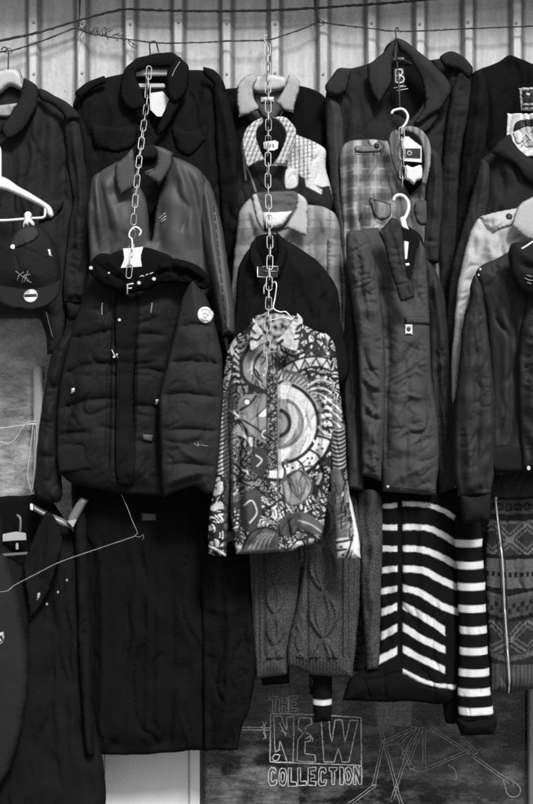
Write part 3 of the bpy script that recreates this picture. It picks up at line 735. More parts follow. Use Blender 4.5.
def chain(name, label, pts, pitch=10.6, L=14.6, W=5.4, wire=.00155):
    t = curve3(pts, 1.0); org = t[-1]
    seg = [(t[i+1]-t[i]).length for i in range(len(t)-1)]; total = sum(seg)
    V = []; paths = []
    pm = pitch / S * .93; n = int(total / pm)
    def at(s):
        for i, l in enumerate(seg):
            if s <= l: return t[i].lerp(t[i+1], s / max(l, 1e-9)), (t[i+1]-t[i]).normalized()
            s -= l
        return t[-1], (t[-1]-t[-2]).normalized()
    hl, hw = L / S * .93 / 2, W / S * .93 / 2
    rr = random.Random(len(label))
    for k in range(n):
        c, dr = at((k + .5) * pm)
        ang = (0 if k % 2 == 0 else 1.5) + rr.uniform(-.3, .3)
        side = dr.cross(Vector((0, -1, 0))).normalized()
        side = Matrix.Rotation(ang, 3, dr) @ side
        q = []
        for j in range(24):
            a = 2 * math.pi * j / 24
            u = math.cos(a) * hw; v = math.sin(a) * hw + math.copysign(hl - hw, math.sin(a)) if abs(math.sin(a)) > 1e-6 else 0
            q.append(c + side * u + dr * v)
        paths.append((q, wire))
    o = tubes(name, paths, M['steel'], None, 8, True, loc=org)
    tag(o, label, 'chain', 'chains the garments hang from')
    return o
chain('chain', 'bright steel chain hanging down the front of the black field jacket', [(149,68,.19),(147,100,.215),(143,130,.27),(138,170,.32),(134,215,.36),(131.5,245,.44),(128,284,.47)])
hk = Thing('hanger', 'white hook with square white card at the chain end above the puffer collar', 'hanger', (131, 268, .46), 'hangers on the ropes')
slab('card', [(122.5,248),(133,247.5),(144,246),(141,257),(142.5,267),(120,268.5),(124,259)], .452, .003, M['card'], hk)
tubes('hook', [(curve3([(132,250,.46),(132,240,.46),(129,236,.46),(131,230,.46),(136,227,.455),(141,231,.455),(139,236,.455)], 1.5), .0028)], M['wplastic'], hk)
tubes('letter_mark', [([P(127.2,294,.49),P(127.6,284.5,.49),P(133.5,283.5,.49)], .0022), ([P(127.5,288.6,.49),P(132,288,.49)], .0018)], M['card'], hk)
hook('hook', hg, [(148,68,.19),(146,80,.2),(147,92,.21),(146.5,104,.215)], .0016)
# ================================================================== middle column
class Paint:
    """flat print of a cloth: values per vertex, shapes in px of the tracing"""
    def __init__(s, X, Y, base): s.X, s.Y = X, Y; s.v = np.zeros(X.shape) + base
    def put(s, a, val):
        a = np.clip(a, 0, 1); s.v = s.v * (1 - a) + val * a
    def fill(s, poly, val, sm=True):
        q = smooth(poly, 2) if sm else np.array(poly, float)
        dd = seg_dist(s.X, s.Y, q, np.roll(q, -1, 0)); i = inside(s.X, s.Y, q)
        s.put(np.where(i, dd, -dd) / .9 + .5, val)
    def stroke(s, pts, w, val, closed=False):
        q = smooth(pts, 2, closed) if len(pts) > 2 else np.array(pts, float)
        m = (s.X > q[:,0].min()-w-2) & (s.X < q[:,0].max()+w+2) & (s.Y > q[:,1].min()-w-2) & (s.Y < q[:,1].max()+w+2)
        if not m.any(): return
        A, B = (q, np.roll(q, -1, 0)) if closed else (q[:-1], q[1:])
        a = np.zeros(s.X.shape); a[m] = np.clip((w / 2 - seg_dist(s.X[m], s.Y[m], A, B)) / .9 + .5, 0, 1)
        s.put(a, val)
    def dot(s, x, y, r, val): s.put((r - np.hypot(s.X - x, s.Y - y)) / .9 + .5, val)
    def sector(s, cx, cy, r0, r1, a0, a1, val):
        R = np.hypot(s.X - cx, s.Y - cy); A = np.degrees(np.arctan2(s.Y - cy, s.X - cx))
        A = (A - a0) % 360
        m = (A < (a1 - a0) % 360) if a1 - a0 < 360 else np.ones(R.shape, bool)
        s.put(np.where(m, np.minimum(R - r0, r1 - R) / .9 + .5, 0), val)
    def bands(s, poly, fn, period, duty, val, val2=None):
        q = smooth(poly, 2); i = inside(s.X, s.Y, q)
        f = (fn(s.X, s.Y) / period) % 1
        a = np.clip((duty / 2 - np.abs(f - .5)) * period / .9 + .5, 0, 1)
        if val2 is not None: s.put(i * 1., val2)
        s.put(np.where(i, a, 0), val)

t = Thing('rugby_shirt', 'black rugby shirt with pale corduroy collar at the top of the middle chain', 'shirt', (280, 200, .08), 'shirts hung on the middle chain')
piece('lining', [(250,80),(268,74),(288,80),(286,104),(272,122),(256,108)], .085, M['grey_lining'], t, .012, 5)
piece('neck_label', [(261,97,1),(274,96,1),(274,101,1),(261,102,1)], .10, M['white_cloth'], t, .003, 1.5)
piece('body', [(222,100),(224,88),(237,86,1),(246,104),(262,122,1),(278,118),(288,98),(297,84,1),(311,86.5),(323,93),(330,106),(332,215),(222,215)], .08, M['black_soft'], t, .06, 20, wr=COT)
piece('collar', [(237,85,1),(244,77),(252,73,1),(257,78),(253,88),(254,98),(259,108),(251,113),(239,116.5,1),(236.5,100)], .15, M['cord'], t, .014, 4, folds=[(-.004,2,[(246,80),(249,96),(256,110)])])
piece('collar', [(290,71.5,1),(296,77),(300,83),(298.5,92),(293,112,1),(285,110),(276,102,1),(282,92),(287,80)], .15, M['cord'], t, .014, 4)
hg = Thing('hanger', 'broad pale wooden hanger inside the corduroy collar', 'hanger', (268, 96, .10), 'hangers on the ropes')
piece('bar', [(249,79),(258,75),(268,73.5),(280,75),(288,78,1),(286,88),(276,91),(262,93),(252,92,1)], .105, M['wood'], hg, .016, 4)
hook('hook', hg, [(268,76,.13),(268,60,.12),(268,48,.1),(265,42,.08),(264,37,.06),(267,35,.05)], .003, 'zinc')

def tweed_c(X, Y):
    p = Paint(X, Y, .95)
    p.put((np.sin(X * 2*np.pi/4.2) > .35) * 1., .32); p.put((np.sin(Y * 2*np.pi/4.2 + X*.3) > .55) * .7, .28)
    p.put((nz(3)(X / 9, Y / 14) > .25) * .5, 1.)
    p.fill([(315,150),(330,146),(330,195),(312,186)], .95)
    p.fill([(232,130),(262,150),(270,164),(284,166),(296,173),(308,182),(322,187),(330,186),(330,215),(232,215)], .03)
    p.fill([(286,171),(291,168.5),(297,171),(297,186),(286,188)], .95)
    p.fill([(305,181),(309,181.5),(322,190),(321.5,194.5),(306,187)], .9, False)
    p.stroke([(243,142),(244,160),(246,180)], 1.2, .7); p.stroke([(246,166),(252,180),(256,192)], 1, .6)
    p.stroke([(266,196),(280,199),(296,194)], 1.5, .2)
    return p.v
t = Thing('houndstooth_jacket', 'short checked tweed jacket with black and white lower half under the corduroy collar', 'jacket', (282, 208, .18), 'shirts hung on the middle chain')
piece('lining', [(254,124),(264,119),(278,120),(290,128),(284,150),(270,166),(258,148)], .185, M['black'], t, .012, 5)
piece('body', [(238,150),(242,138),(254,126,1),(260,146),(270,166,1),(282,150),(292,132,1),(300,134),(325,147.5),(326,165),(328,214),(238,214)], .18, M['tweed'], t, .065, 18, res=1.1, colour=tweed_c, wr=[(.006,14,30,0,3)])
def tw2(X, Y):
    p = Paint(X, Y, .95); p.put((np.sin((X*.9+Y*.35) * 2*np.pi/4) > .45) * 1., .3); p.put((np.sin(Y * 2*np.pi/5) > .6) * .5, .3); return p.v
piece('collar', [(254,121,1),(262,117,1),(263,122),(257,130),(257,143),(261,152),(265,160,1),(256,163),(247,167.5,1),(244,155),(242.5,140),(247,128)], .26, M['tweed'], t, .016, 4, res=1.1, colour=tw2)
piece('collar', [(273,118,1),(281,116.5),(288,118.5),(296,130),(295,142),(291,152),(285,164,1),(273,164,1),(278,156),(283,146),(286,134),(281,124)], .26, M['tweed'], t, .016, 4, res=1.1, colour=tw2)
l = Thing('size_label', 'small white card label on the middle chain at the tweed collar', 'label', (271, 151, .28), 'white tags')
slab('card', [(263,142),(268,141),(275,140),(279,142),(278,149),(274,151),(268,151),(263.5,148.5)], .285, .003, M['card'], l)
tubes('mark', [([P(267,146,.2895),P(271,145,.2895)], .0014), ([P(273,144,.2895),P(273.5,147,.2895)], .0014)], M['ink'], l)

def flan_c(X, Y):
    p = Paint(X, Y, .78)
    for y0, y1 in ((228, 246), (266, 284), (304, 322)):
        p.put(np.clip(np.minimum(Y - y0, y1 - Y) / 1.5 + .5, 0, 1) * .55, .22)
    for c, w in ((262, 9), (319, 10), (338, 6)): p.put(np.clip((w / 2 - np.abs(X - c)) / 1.5 + .5, 0, 1) * .5, .22)
    for y in (221, 256, 294): p.stroke([(230, y), (350, y)], 1.2, .35)
    p.stroke([(330, 200), (330, 350)], 1.2, .35); p.stroke([(309, 200), (309, 350)], 1.2, .45)
    return p.v
t = Thing('flannel_shirt', 'pale grey checked flannel shirt with white neck band on the middle chain', 'shirt', (292, 345, .25), 'shirts hung on the middle chain')
piece('lining', [(251,196),(262,192),(280,191),(298,193),(296,212),(284,232),(264,230),(256,212)], .26, M['grey_lining'], t, .012, 5, wr=[(.006,30,6,.1,3)])
piece('neck_band', [(260,212.5),(275,212),(292,210.5,1),(287,221),(279,227),(268,227,1),(263,222)], .285, M['white_cloth'], t, .014, 4)
piece('body', [(238,214),(244,202),(252,196,1),(258,214),(266,229,1),(286,228,1),(296,214),(304,203,1),(320,205),(332,209.5),(338,218),(341,236),(341,345),(238,345)], .25, M['flannel'], t, .06, 18, colour=flan_c, folds=[(-.01,2.5,[(327,238),(326,290),(326,340)]),(.009,3,[(322,215),(326,238)]),(-.006,2,[(333,245),(333,300)]),(.008,3,[(338,243),(338,300)])], wr=COT, res=2)
piece('collar', [(252,195.5,1),(256,194),(261,206),(264,218),(264,229,1),(258,224),(254,210)], .325, M['khaki'], t, .014, 3.5)
piece('collar', [(298,193,1),(304,197),(308,204),(308,220),(307.5,236.5,1),(296,232),(285,227.5,1),(290,219),(295,209)], .325, M['khaki'], t, .016, 4)
piece('sleeve_yoke', [(327,237),(334,238),(341,241.5,1),(342,330),(328,330)], .285, M['flannel'], t, .03, 6, colour=flan_c, folds=[(-.008,1.8,[(333,246),(333,320)])])

t = Thing('dark_shirt', 'plain black shirt hanging between the flannel shirt and the patterned shirt', 'shirt', (290, 380, .32), 'shirts hung on the middle chain')
body = piece('body', [(236,300),(238,268),(246,252),(256,240,1),(264,262),(270,270,1),(278,252),(276,232,1),(287,240),(302,249),(318,261),(331,276),(338,290),(341,318),(342,385),(236,385)], .32, M['black'], t, .05, 18, folds=[(.009,4,[(300,262),(306,300),(304,340)]),(-.008,3,[(318,270),(322,310)]),(.008,3,[(328,285),(332,320)])], wr=COT, res=2.2)
piece('lining', [(254,240),(266,234),(278,236),(280,256),(270,276),(260,260)], .325, M['black_soft'], t, .01, 5)
piece('collar', [(276,231,1),(282,238),(287,250),(284,266),(275,282,1),(273,270),(277,254)], .38, M['black'], t, .014, 4)
piece('collar', [(256,238,1),(250,246),(250,262),(258,280,1),(262,268),(258,252)], .38, M['black'], t, .014, 4)
tg = Thing('price_tag', 'dark framed card hanging on the middle chain over the black shirt', 'tag', (268, 279, .40), 'white tags')
slab('card', [(257,266),(279,266),(278,278),(257,277)], .40, .003, M['ink'], tg)
tubes('border', [([P(x, y, .405) for x, y in ((257.5,266.5),(257.5,276.8),(267,277.2))], .0017), ([P(x, y, .405) for x, y in ((262,266.6),(278,266.4),(277.6,272))], .0013), ([P(264,271,.405),(P(277,271.4,.405))], .001)], M['zinc'], tg)

def print_c(X, Y):
    n1, n2 = nz(51), nz(52)
    p = Paint(X, Y, .72)
    def doodle(mask, light, dark, fz=1.):
        """winding line work: contour lines, zebra patches, blots"""
        a = n1(X / 15 * fz + 2, Y / 15 * fz); b = n2(X / 19 * fz, Y / 22 * fz + 8); c = n1(X / 8 * fz + 40, Y / 8 * fz + 9)
        v = np.where(c > .1, light * .55, light) + .2 * n2(X / 3, Y / 3)
        z = np.sin(a * 34 + b * 9)
        v = np.where(b > .14, np.where(z > -.1, light, dark), v)
        v = np.where(b < -.24, np.where(np.sin(c * 30) > .35, light * .8, dark * 1.5), v)
        for f, th in ((a, .07), (b + .03, .06), (c, .05)): v = np.where(np.abs(f) < th, dark, v)
        p.put(mask * 1., v)
    doodle(np.ones(X.shape, bool), .8, .03)
    K, W = .02, .95
    rr = random.Random(5)
    # dark upper left field with line work
    p.fill([(226,340),(250,338),(276,350),(277,396),(272,444),(262,446),(250,470),(240,500),(228,500)], .16)
    doodle((X < 268 + 3 * n1(X / 9, Y / 9)) & (Y < 495), .3, .015, 1.25)
    for i in range(16):
        x, y = rr.uniform(229, 272), rr.uniform(350, 495); a = rr.uniform(0, 6.3); L = rr.uniform(6, 15)
        p.stroke([(x, y), (x + L*.5*math.cos(a) + rr.uniform(-3,3), y + L*.5*math.sin(a) + rr.uniform(-3,3)), (x + L*math.cos(a), y + L*math.sin(a))], rr.uniform(1, 2.6), rr.choice((.75, .5, .9, K, K, .35)))
    for i in range(6): p.stroke([(226+i*1.5,342+i*8),(233+i,346+i*7),(239,352+i*6)], 1.6, .8)
    for i in range(5): p.stroke([(241-i*2,424+i*2),(246-i,436),(252,446-i*2)], 1.5, .85)
    # leaf
    p.fill([(256,340),(246,352),(241,366),(246,380),(262,389),(276,391),(277,366),(274,346)], .3)
    for i in range(16):
        x, y = rr.uniform(246, 274), rr.uniform(348, 386); p.stroke([(x, y), (x+rr.uniform(-4,4), y+rr.uniform(2,7)), (x+rr.uniform(-5,5), y+rr.uniform(6,12))], rr.uniform(1, 2.4), rr.choice((K, K, .7, .55)))
    p.stroke([(258,338),(247,350),(241,364),(245,380),(262,390.5),(278,392)], 4, K)
    p.stroke([(264,350),(256,360),(254,372),(262,382)], 2, K)
    p.stroke([(258,352),(252,362),(252,374)], 1.2, .8)
    p.fill([(240,398),(258,394),(276,398),(284,410),(284,436),(268,444),(250,432),(240,418)], .3)
    p.fill([(258,415),(270,403),(272,408),(266,416)], W); p.stroke([(257,416),(271,402)], 1.3, K)
    p.stroke([(243,420),(256,428),(270,440)], 2, K); p.stroke([(240,410),(250,404),(256,396)], 2.5, K)
    for r in (6.5, 4.2, 2): p.sector(266, 434, r - .9, r, 0, 360, K if r != 4.2 else W)
    p.sector(247, 402, 0, 3, 0, 360, .9); p.sector(247, 402, 2.6, 4, 0, 360, K)
    # big pale ring
    cx, cy = 278, 423
    p.fill([(277,385),(300,384),(320,402),(322,425),(310,450),(296,462),(277,462)], .55)
    p.sector(cx, cy, 0, 25, -95, 95, .33)
    p.sector(cx, cy, 25, 38.5, -93, 92, .86)
    p.sector(cx, cy, 29, 30.5, -88, 60, .72)
    p.fill([(287,404),(294,406),(298,420),(293,435),(284,443),(290,430),(291,416)], .68)
    p.sector(cx, cy, 23, 26, -70, 90, .2)
    p.sector(cx-2, cy, 11.5, 15.5, -75, 75, K)
    p.sector(cx, cy, 38.5, 42, -70, 85, K)
    for a in (-60, -35, -12, 12, 30):
        x, y = cx + 47*math.cos(math.radians(a)), cy + 47*math.sin(math.radians(a)); p.stroke([(x-5, y-6), (x, y), (x+7, y+2)], 2.2, rr.choice((K, W, W)))
    # fan below the ring
    p.sector(cx, cy, 42, 55, 15, 100, .93)
    for a in (18, 40, 62, 84): 
        c, s_ = math.cos(math.radians(a)), math.sin(math.radians(a)); p.stroke([(cx+42*c, cy+42*s_), (cx+48*c+2, cy+48*s_), (cx+55*c, cy+55*s_)], 2.4, K)
    for a, r in ((28,46),(30,51),(50,46),(52,51),(46,49),(72,47),(75,52),(35,48)): p.dot(cx+r*math.cos(math.radians(a)), cy+r*math.sin(math.radians(a)), 1.3, K)
    p.sector(cx, cy, 55, 58.5, 10, 110, K)
    # ladder of triangles over the ring
    p.fill([(275,372),(296,360),(316,356),(340,360),(340,376),(316,366),(296,372),(277,384)], .8)
    p.stroke([(274,373),(294,361),(316,356.5),(338,361)], 2.4, K); p.stroke([(276,385),(296,373),(316,367),(338,374)], 2.4, K)
    z = [(277,382),(283,369),(288,378),(294,363),(299,372),(305,360),(310,368),(316,358),(321,368),(327,360),(332,370),(338,362)]
    for i in range(len(z)-1): p.stroke([z[i], z[i+1]], 1.7, K)
    p.sector(cx, cy, 43, 54, -85, -28, .15)
    for i in range(11):
        a = math.radians(-82 + i * 5); p.stroke([(cx+44*math.cos(a), cy+44*math.sin(a)), (cx+50*math.cos(a+.05), cy+50*math.sin(a+.05))], 1.5, rr.choice((.8, .5)))
    for i in range(7): p.stroke([(308+i*2,385+i*2),(320+i,380+i*4),(332,383+i*5)], 1.5, K if i % 2 else W)
    for i in range(8): p.stroke([(322,402+i*3.6),(330,400+i*4),(338,405+i*4.2)], 1.6, K if i % 2 else W)
    p.stroke([(300,340),(310,334),(320,340),(328,336)], 2.2, K); p.stroke([(304,350),(312,343),(322,350)], 2, K); p.dot(316, 344, 2.5, K)
    for i in range(9): x, y = rr.uniform(300, 332), rr.uniform(330, 352); p.stroke([(x, y), (x+rr.uniform(-4,4), y+4)], 1.6, K)
    # lower right: rings, grey eye
    for i in range(9): p.sector(336, 492, 3+i*3.6, 4.7+i*3.6, 130, 250, K)
    p.fill([(282,480),(300,470),(312,482),(306,500),(290,504)], .4); p.stroke([(282,480),(298,470),(312,484),(305,500),(288,504),(282,480)], 1.8, .08)
    for i in range(5): p.stroke([(286+i*5,478+i),(292+i*3,490),(300,500)], 1.2, .1)
    p.stroke([(277,486),(300,468),(312,466)], 2, .1)
    for i in range(22):
        x, y = rr.uniform(240, 328), rr.uniform(462, 552); a = rr.uniform(0, 6.3); L = rr.uniform(5, 13)
        p.stroke([(x, y), (x+L*.5*math.cos(a)+rr.uniform(-3,3), y+L*.5*math.sin(a)+rr.uniform(-3,3)), (x+L*math.cos(a), y+L*math.sin(a))], rr.uniform(1, 2.6), rr.choice((K, .1, .2, .3, .9)))
    p.fill([(286,516),(304,512),(326,528),(322,536),(300,528)], .12); p.stroke([(290,518),(310,524),(324,534)], 1.5, .6)
    p.fill([(280,520),(290,512),(298,522),(292,536),(282,534)], .1)
    # lower left: zebra, dome
    for i in range(10): p.stroke([(232,508+i*4),(237,505+i*4),(244,508+i*4)], 1.8, K)
    p.fill([(242,548),(250,532),(264,526),(276,530),(276,556),(240,556)], .15); p.stroke([(242,550),(250,533),(264,527),(277,530)], 2.6, K)
    for i in range(5): p.stroke([(248+i*5,550),(254+i*4,540),(262+i*3,533)], 1.1, .5)
    for x, y in ((266,482),(270,492),(264,504)): p.stroke([(x, y), (x+4, y+2), (x+1, y+6), (x+5, y+8)], 1.6, K)
    # front band
    doodle((X > 267) & (X < 277.5) & (Y > 352) & (Y < 470), .3, .02, 1.6)
    p.stroke([(267,352),(266.5,470)], 1.2, K)
    for y in (372, 408, 446, 486, 522): p.dot(272.5, y, 1.7, .5); p.dot(272.5, y, .7, K)
    p.stroke([(277.5,350),(278,552)], 1.4, .12)
    p.fill([(240,500),(256,488),(262,510),(254,530),(242,528)], .06); p.stroke([(244,505),(252,500),(257,512),(250,522)], 1.3, .8)
    p.fill([(254,448),(266,452),(264,474),(252,470)], .05); p.stroke([(256,455),(262,460),(257,466)], 1.2, .85)
    p.put((X < 233) * .75, .03); p.put((Y > 549) * .6, .15)  # shadow of the gap beside the sleeve painted down the left edge; hem darkened
    return p.v
W_ = .95
def scribble(X, Y, light, dark, s1, fz=1.):
    a = nz(s1)(X / 13 * fz, Y / 15 * fz); b = nz(s1 + 1)(X / 15 * fz, Y / 18 * fz + 8)
    v = np.where(np.sin(a * 36 + b * 9) > .1, light, dark)
    v = np.where(b > .12, light * .9, v); v = np.where(np.abs(b) < .07, dark, v); v = np.where(np.abs(a) < .05, dark, v)
    return v
def sleevel_c(X, Y):
    p = Paint(X, Y, .7); K = .02
    p.v = scribble(X, Y, .85, K, 60)
    p.put((Y < 408) * 1., scribble(X, Y, .5, K, 64, 1.2))
    p.bands([(210,404),(226,400),(230,470),(208,468)], lambda x, y: y + x * .5, 4.2, .5, K, .82)
    p.put((X > 223.5 - (Y < 400) * 0 + (400 - np.minimum(Y, 400)) * .3) * .9, .03)  # shadow of the gap beside the body painted over the sleeve print
    for y in (478, 483, 488): p.dot(216, y, 1.2, K)
    p.stroke([(208,546),(216,549),(226,556)], 2, W_); p.stroke([(208,551),(220,556)], 1.6, K)
    return p.v
def sleever_c(X, Y):
    p = Paint(X, Y, .1); K = .02; rr = random.Random(12)
    p.v = np.where(Y < 400, scribble(X, Y, .7, K, 67), scribble(X, Y, .3, K, 71))
    for i in range(8): p.stroke([(330,398+i*4.4),(336,402+i*4.2),(341,408+i*4)], 2.0, W_ if i % 2 else .3)
    p.bands([(333,432),(346,430),(347,466),(334,470)], lambda x, y: y + (x - 338)**2 * .05, 4.2, .35, .6, .03)
    p.fill([(350,486),(356,506),(362,540),(362,560),(352,560),(354,530),(350,506)], .92)
    p.fill([(332,470),(340,470),(346,500),(346,540),(334,536)], .16)
    for i in range(14): x, y = rr.uniform(334, 350), rr.uniform(480, 536); p.stroke([(x, y), (x+rr.uniform(-4,4), y+rr.uniform(6,14))], rr.uniform(1.2, 2.6), rr.choice((K, .6, .5, K)))
    p.fill([(336,540),(352,540),(348,560),(336,560)], .85); p.stroke([(336,543),(352,539)], 2.4, K); p.stroke([(336,551),(346,549)], 2.2, K); p.stroke([(352,539),(346,559)], 2.2, K); p.dot(341, 547, 1.6, K); p.dot(343, 555, 1.6, K)
    return p.v
t = Thing('patterned_shirt', 'black and white shirt with bold abstract print at the bottom of the middle chain', 'shirt', (285, 558, .42), 'shirts hung on the middle chain')
piece('lining', [(250,322),(262,314),(284,314),(300,320),(292,340),(274,352),(258,342)], .425, M['print'], t, .012, 5, colour=lambda X, Y: .3 + .9 * nz(8)(X / 5, Y / 5), res=1.5)
body = piece('body', [(253,320,1),(260,336),(271,350,1),(285,338),(298,320,1),(305,325),(314,329.5),(326,335),(333,345),(337,370),(338,400),(337,440),(332,470),(327,505),(321,538),(305,547),(290,552),(262,554),(236,555,1),(231,520),(229,470),(227,420),(228,380),(234,345),(242,334)], .42, M['print'], t, .06, 20,
   folds=[(.016,5,[(300,420),(298,470),(304,540)]),(-.015,3,[(315,380),(318,440),(314,520)]),(.014,5,[(250,420),(246,480),(250,545)]),(-.012,3,[(240,400),(238,470),(242,540)]),(-.008,1.4,[(278,352),(278.5,450),(277.5,550)]),(-.012,3,[(290,450),(287,500),(290,545)]),(.012,4,[(322,350),(326,400),(320,460)]),(-.010,2.5,[(330,370),(326,420),(330,460)])], wr=COT, res=1.05, colour=print_c)
piece('sleeve', [(242,333),(234,339),(227,349),(224,373),(220,400),(218,434),(216.5,467),(212,496),(209,514),(208,555,1),(226,558,1),(228,520),(230,470),(230,420),(235,380),(242,352)], .415, M['print'], t, .045, 8, wr=SLV, res=1.05, colour=sleevel_c)
piece('sleeve', [(324,334),(332,339),(337,354),(339,380),(342,405),(346,432),(347,470),(350,495),(354,510),(358,530),(361.5,559,1),(337,559,1),(335,530),(331,490),(330,440),(330,400),(329,370)], .43, M['print'], t, .05, 9, wr=SLV, res=1.05, colour=sleever_c)
def colr_c(X, Y):
    p = Paint(X, Y, .6); rr = random.Random(3)
    p.v += .5 * nz(60)(X / 6, Y / 6)
    for i in range(26): x, y = rr.uniform(248, 304), rr.uniform(314, 354); a = rr.uniform(0, 6.3); p.stroke([(x, y), (x+6*math.cos(a), y+6*math.sin(a)), (x+10*math.cos(a+.6), y+10*math.sin(a+.6))], rr.uniform(1.4, 3.4), rr.choice((.02, .02, .02, .95)))
    return p.v
piece('collar', [(297,313,1),(303,320),(301,333),(297,352,1),(286,349),(275,341,1),(283,334),(290,324)], .495, M['print'], t, .016, 4, res=1.05, colour=colr_c)
piece('collar', [(253,318,1),(250,330),(249,341),(250,353,1),(259,347),(270,341,1),(262,331)], .495, M['print'], t, .016, 4, res=1.05, colour=colr_c)
wr_ = Thing('hanger', 'thin wire hanger in the neck of the black and white patterned shirt', 'hanger', (276, 322, .5), 'hangers on the ropes')
tubes('wire', [(curve3([(272,284,.47),(275,281.5,.47),(276.5,286,.475),(275,298,.48),(273.5,308,.49),(280,312,.49),(286,312,.49),(293,320,.49)], 1.5), .0021), (curve3([(293,320,.49),(284,317.5,.49),(276,319,.49),(266,321,.49)], 1.5), .0021), (curve3([(273.5,308,.49),(266,313,.49),(256,319,.48)], 1.5), .0021), (curve3([(264,294,.47),(264,287,.47),(267,283,.47)], 1.5), .002)], M['zinc'], wr_)
chain('chain', 'long bright chain down the middle from the corduroy collar to the patterned shirt', [(267.5,45,.13),(268,90,.19),(268.5,125,.24),(268,150,.30),(268,185,.33),(269,215,.36),(270,250,.41),(269,290,.46),(268,318,.51),(267,345,.53),(266.4,356,.54)], pitch=11.4, L=15.8, W=5.8)
ch = Thing('hook', 'thin steel hook dangling at the lower end of the middle chain', 'hook', (265, 377, .55), 'hangers on the ropes')
tubes('wire', [(curve3([(266.4,352,.55),(267,364,.55),(266.5,371,.55),(264.5,376,.55),(262.8,374,.55)], 1), .0022)], M['zinc'], ch)

def cable(X, Y, x0, amp, per, w, ph=0):
    """two crossing ropes of stitches"""
    a1 = x0 + amp * np.sin((Y + ph) / per); a2 = x0 - amp * np.sin((Y + ph) / per)
    up = np.cos((Y + ph) / per) > 0
    h1 = np.exp(-((X - a1) / w)**4); h2 = np.exp(-((X - a2) / w)**4)
    tw = .25 * np.sin((Y + (X - x0) * .8) * 1.6)
    return np.where(up, np.maximum(h1, h2 * .55), np.maximum(h2, h1 * .55)) * (1 + tw)
def braid(X, Y, x0, amp, per, w):
    h = 0
    for a, ph in ((amp, 0), (amp * .5, 0)):
        for s in (1, -1):
            c = x0 + s * a * np.cos((Y - 566) / per)
            h = np.maximum(h, np.exp(-((X - c) / w)**2) * (1 + .25 * np.sin((Y + s * (X - x0)) * 1.9)))
    return h
def knit_h(X, Y):
    st_ = .0022 * np.sin(X * 2.4) * np.sin(Y * 1.7)
    h = .013 * braid(X, Y, 323, 13, 15, 2.3) + .008 * braid(X, Y, 300, 3.5, 6, 1.6) + .006 * np.cos((X - 350) / .9) * (X > 343) - .012 * np.exp(-((X - 341) / 1.6)**2) - .012 * np.exp(-((X - 307) / 1.6)**2)
    return np.where(Y > 657, .0035 * np.cos(X * 1.9), h) + st_
def knit_h2(X, Y):
    st_ = .0022 * np.sin(X * 2.4) * np.sin(Y * 1.7)
    h = .005 * np.cos((X - 250) / .9) * (X < 262) + .012 * braid(X, Y, 275, 7, 10, 2) - .010 * np.exp(-((X - 264) / 1.6)**2)
    return np.where(Y > 657, .003 * np.cos(X * 1.9), h) + st_
t = Thing('cable_sweater', 'grey cable knit sweater hanging below the patterned shirt', 'sweater', (310, 680, .24), 'knitwear in the lowest row')
piece('body', [(244,500),(290,500),(300,540),(298,604),(290,645),(288,672),(287,676,1),(255.5,680,1),(254,655),(252,620),(249,560)], .235, M['knit'], t, .05, 14, extra=knit_h2, res=1.25)
piece('body', [(300,500),(360,500),(361.5,560),(360,604),(356,650),(353.5,679,1),(335,678),(313,676),(299,671),(287,667,1),(288,645),(297,604),(304,560)], .255, M['knit'], t, .065, 18, extra=knit_h, res=1.2)
piece('sleeve', [(358,495),(381,495),(383,540),(382,572),(381,620),(380,661),(378,670,1),(367,671.5,1),(365,640),(362,600),(361,560),(360,540)], .27, M['knit'], t, .045, 10, extra=lambda X, Y: .005 * np.cos((X - 371) / 2.2 + np.sin(Y / 9.) * 1.2), wr=SLV, res=1.6)
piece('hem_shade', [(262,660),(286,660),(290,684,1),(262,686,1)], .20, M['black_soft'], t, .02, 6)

# ================================================================== fourth column
t = Thing('trench_coat', 'large dark grey coat with wide lapels and printed neck label, top of the right chain', 'coat', (400, 490, .12), 'jackets hanging on the wall')
piece('lining', [(384,50),(396,39),(410,46),(432,80),(428,110),(408,124),(392,112),(380,90)], .125, M['black'], t, .015, 6)
body = piece('body', [(326,94),(331,79),(339,68),(354,66),(372,60),(384,54,1),(388,80),(397,112,1),(420,118),(440,90),(430,58,1),(441,56),(451,51),(462,56),(473,67),(472,120),(464,200),(459,300),(456,430),(452,484),(350,484),(345,300),(336,200),(329,140)], .12, M['char'], t, .075, 26,
   folds=[(.012,5,[(350,90),(352,130),(350,180)]),(-.011,4,[(360,100),(362,150)]),(.010,4,[(454,120),(450,200),(446,300)]),(-.012,4,[(446,110),(442,200),(440,300),(444,400)]),(.012,4,[(448,330),(450,400),(454,470)])], wr=COT, res=2.2)
piece('shoulder_strap', [(325,86),(331,77),(338.5,68),(352,68,1),(349,80),(343,94),(328,94,1)], .175, M['char2'], t, .024, 6, folds=[(-.004,1.6,[(341,84),(350,76)])])
piece('shoulder_strap', [(440,57),(450,50.5),(461,54.5),(473,67),(470,77),(458,70),(445,66,1)], .18, M['char'], t, .022, 6)
piece('collar', [(395.5,37,1),(386,49),(374,60),(368,65),(369,84),(374,96),(379,104,1),(385,95),(391,84),(392,68),(394,54)], .20, M['char2'], t, .024, 7, folds=[(.005,3,[(380,62),(378,80),(381,96)])])
piece('lapel', [(395,36.5,1),(402,39),(411,44),(424,55),(434,64),(446,77),(452,90),(447,100),(440,109),(428,118),(417,125,1),(414,123,1),(425,104),(424,88),(418,72),(408,56),(400,50)], .195, M['char2'], t, .03, 8, folds=[(-.006,2.5,[(404,50),(420,72),(430,96),(422,116)]),(.006,4,[(420,60),(436,78),(442,92)])])
piece('flap', [(404,126),(414,116),(424,102,1),(434,108),(438,118),(426,132),(410,140,1)], .18, M['char2'], t, .02, 6)
slab('neck_tape', [(393.5,46),(396,44),(397,58),(394,58)], .20, .003, M['grey_lining'], t)
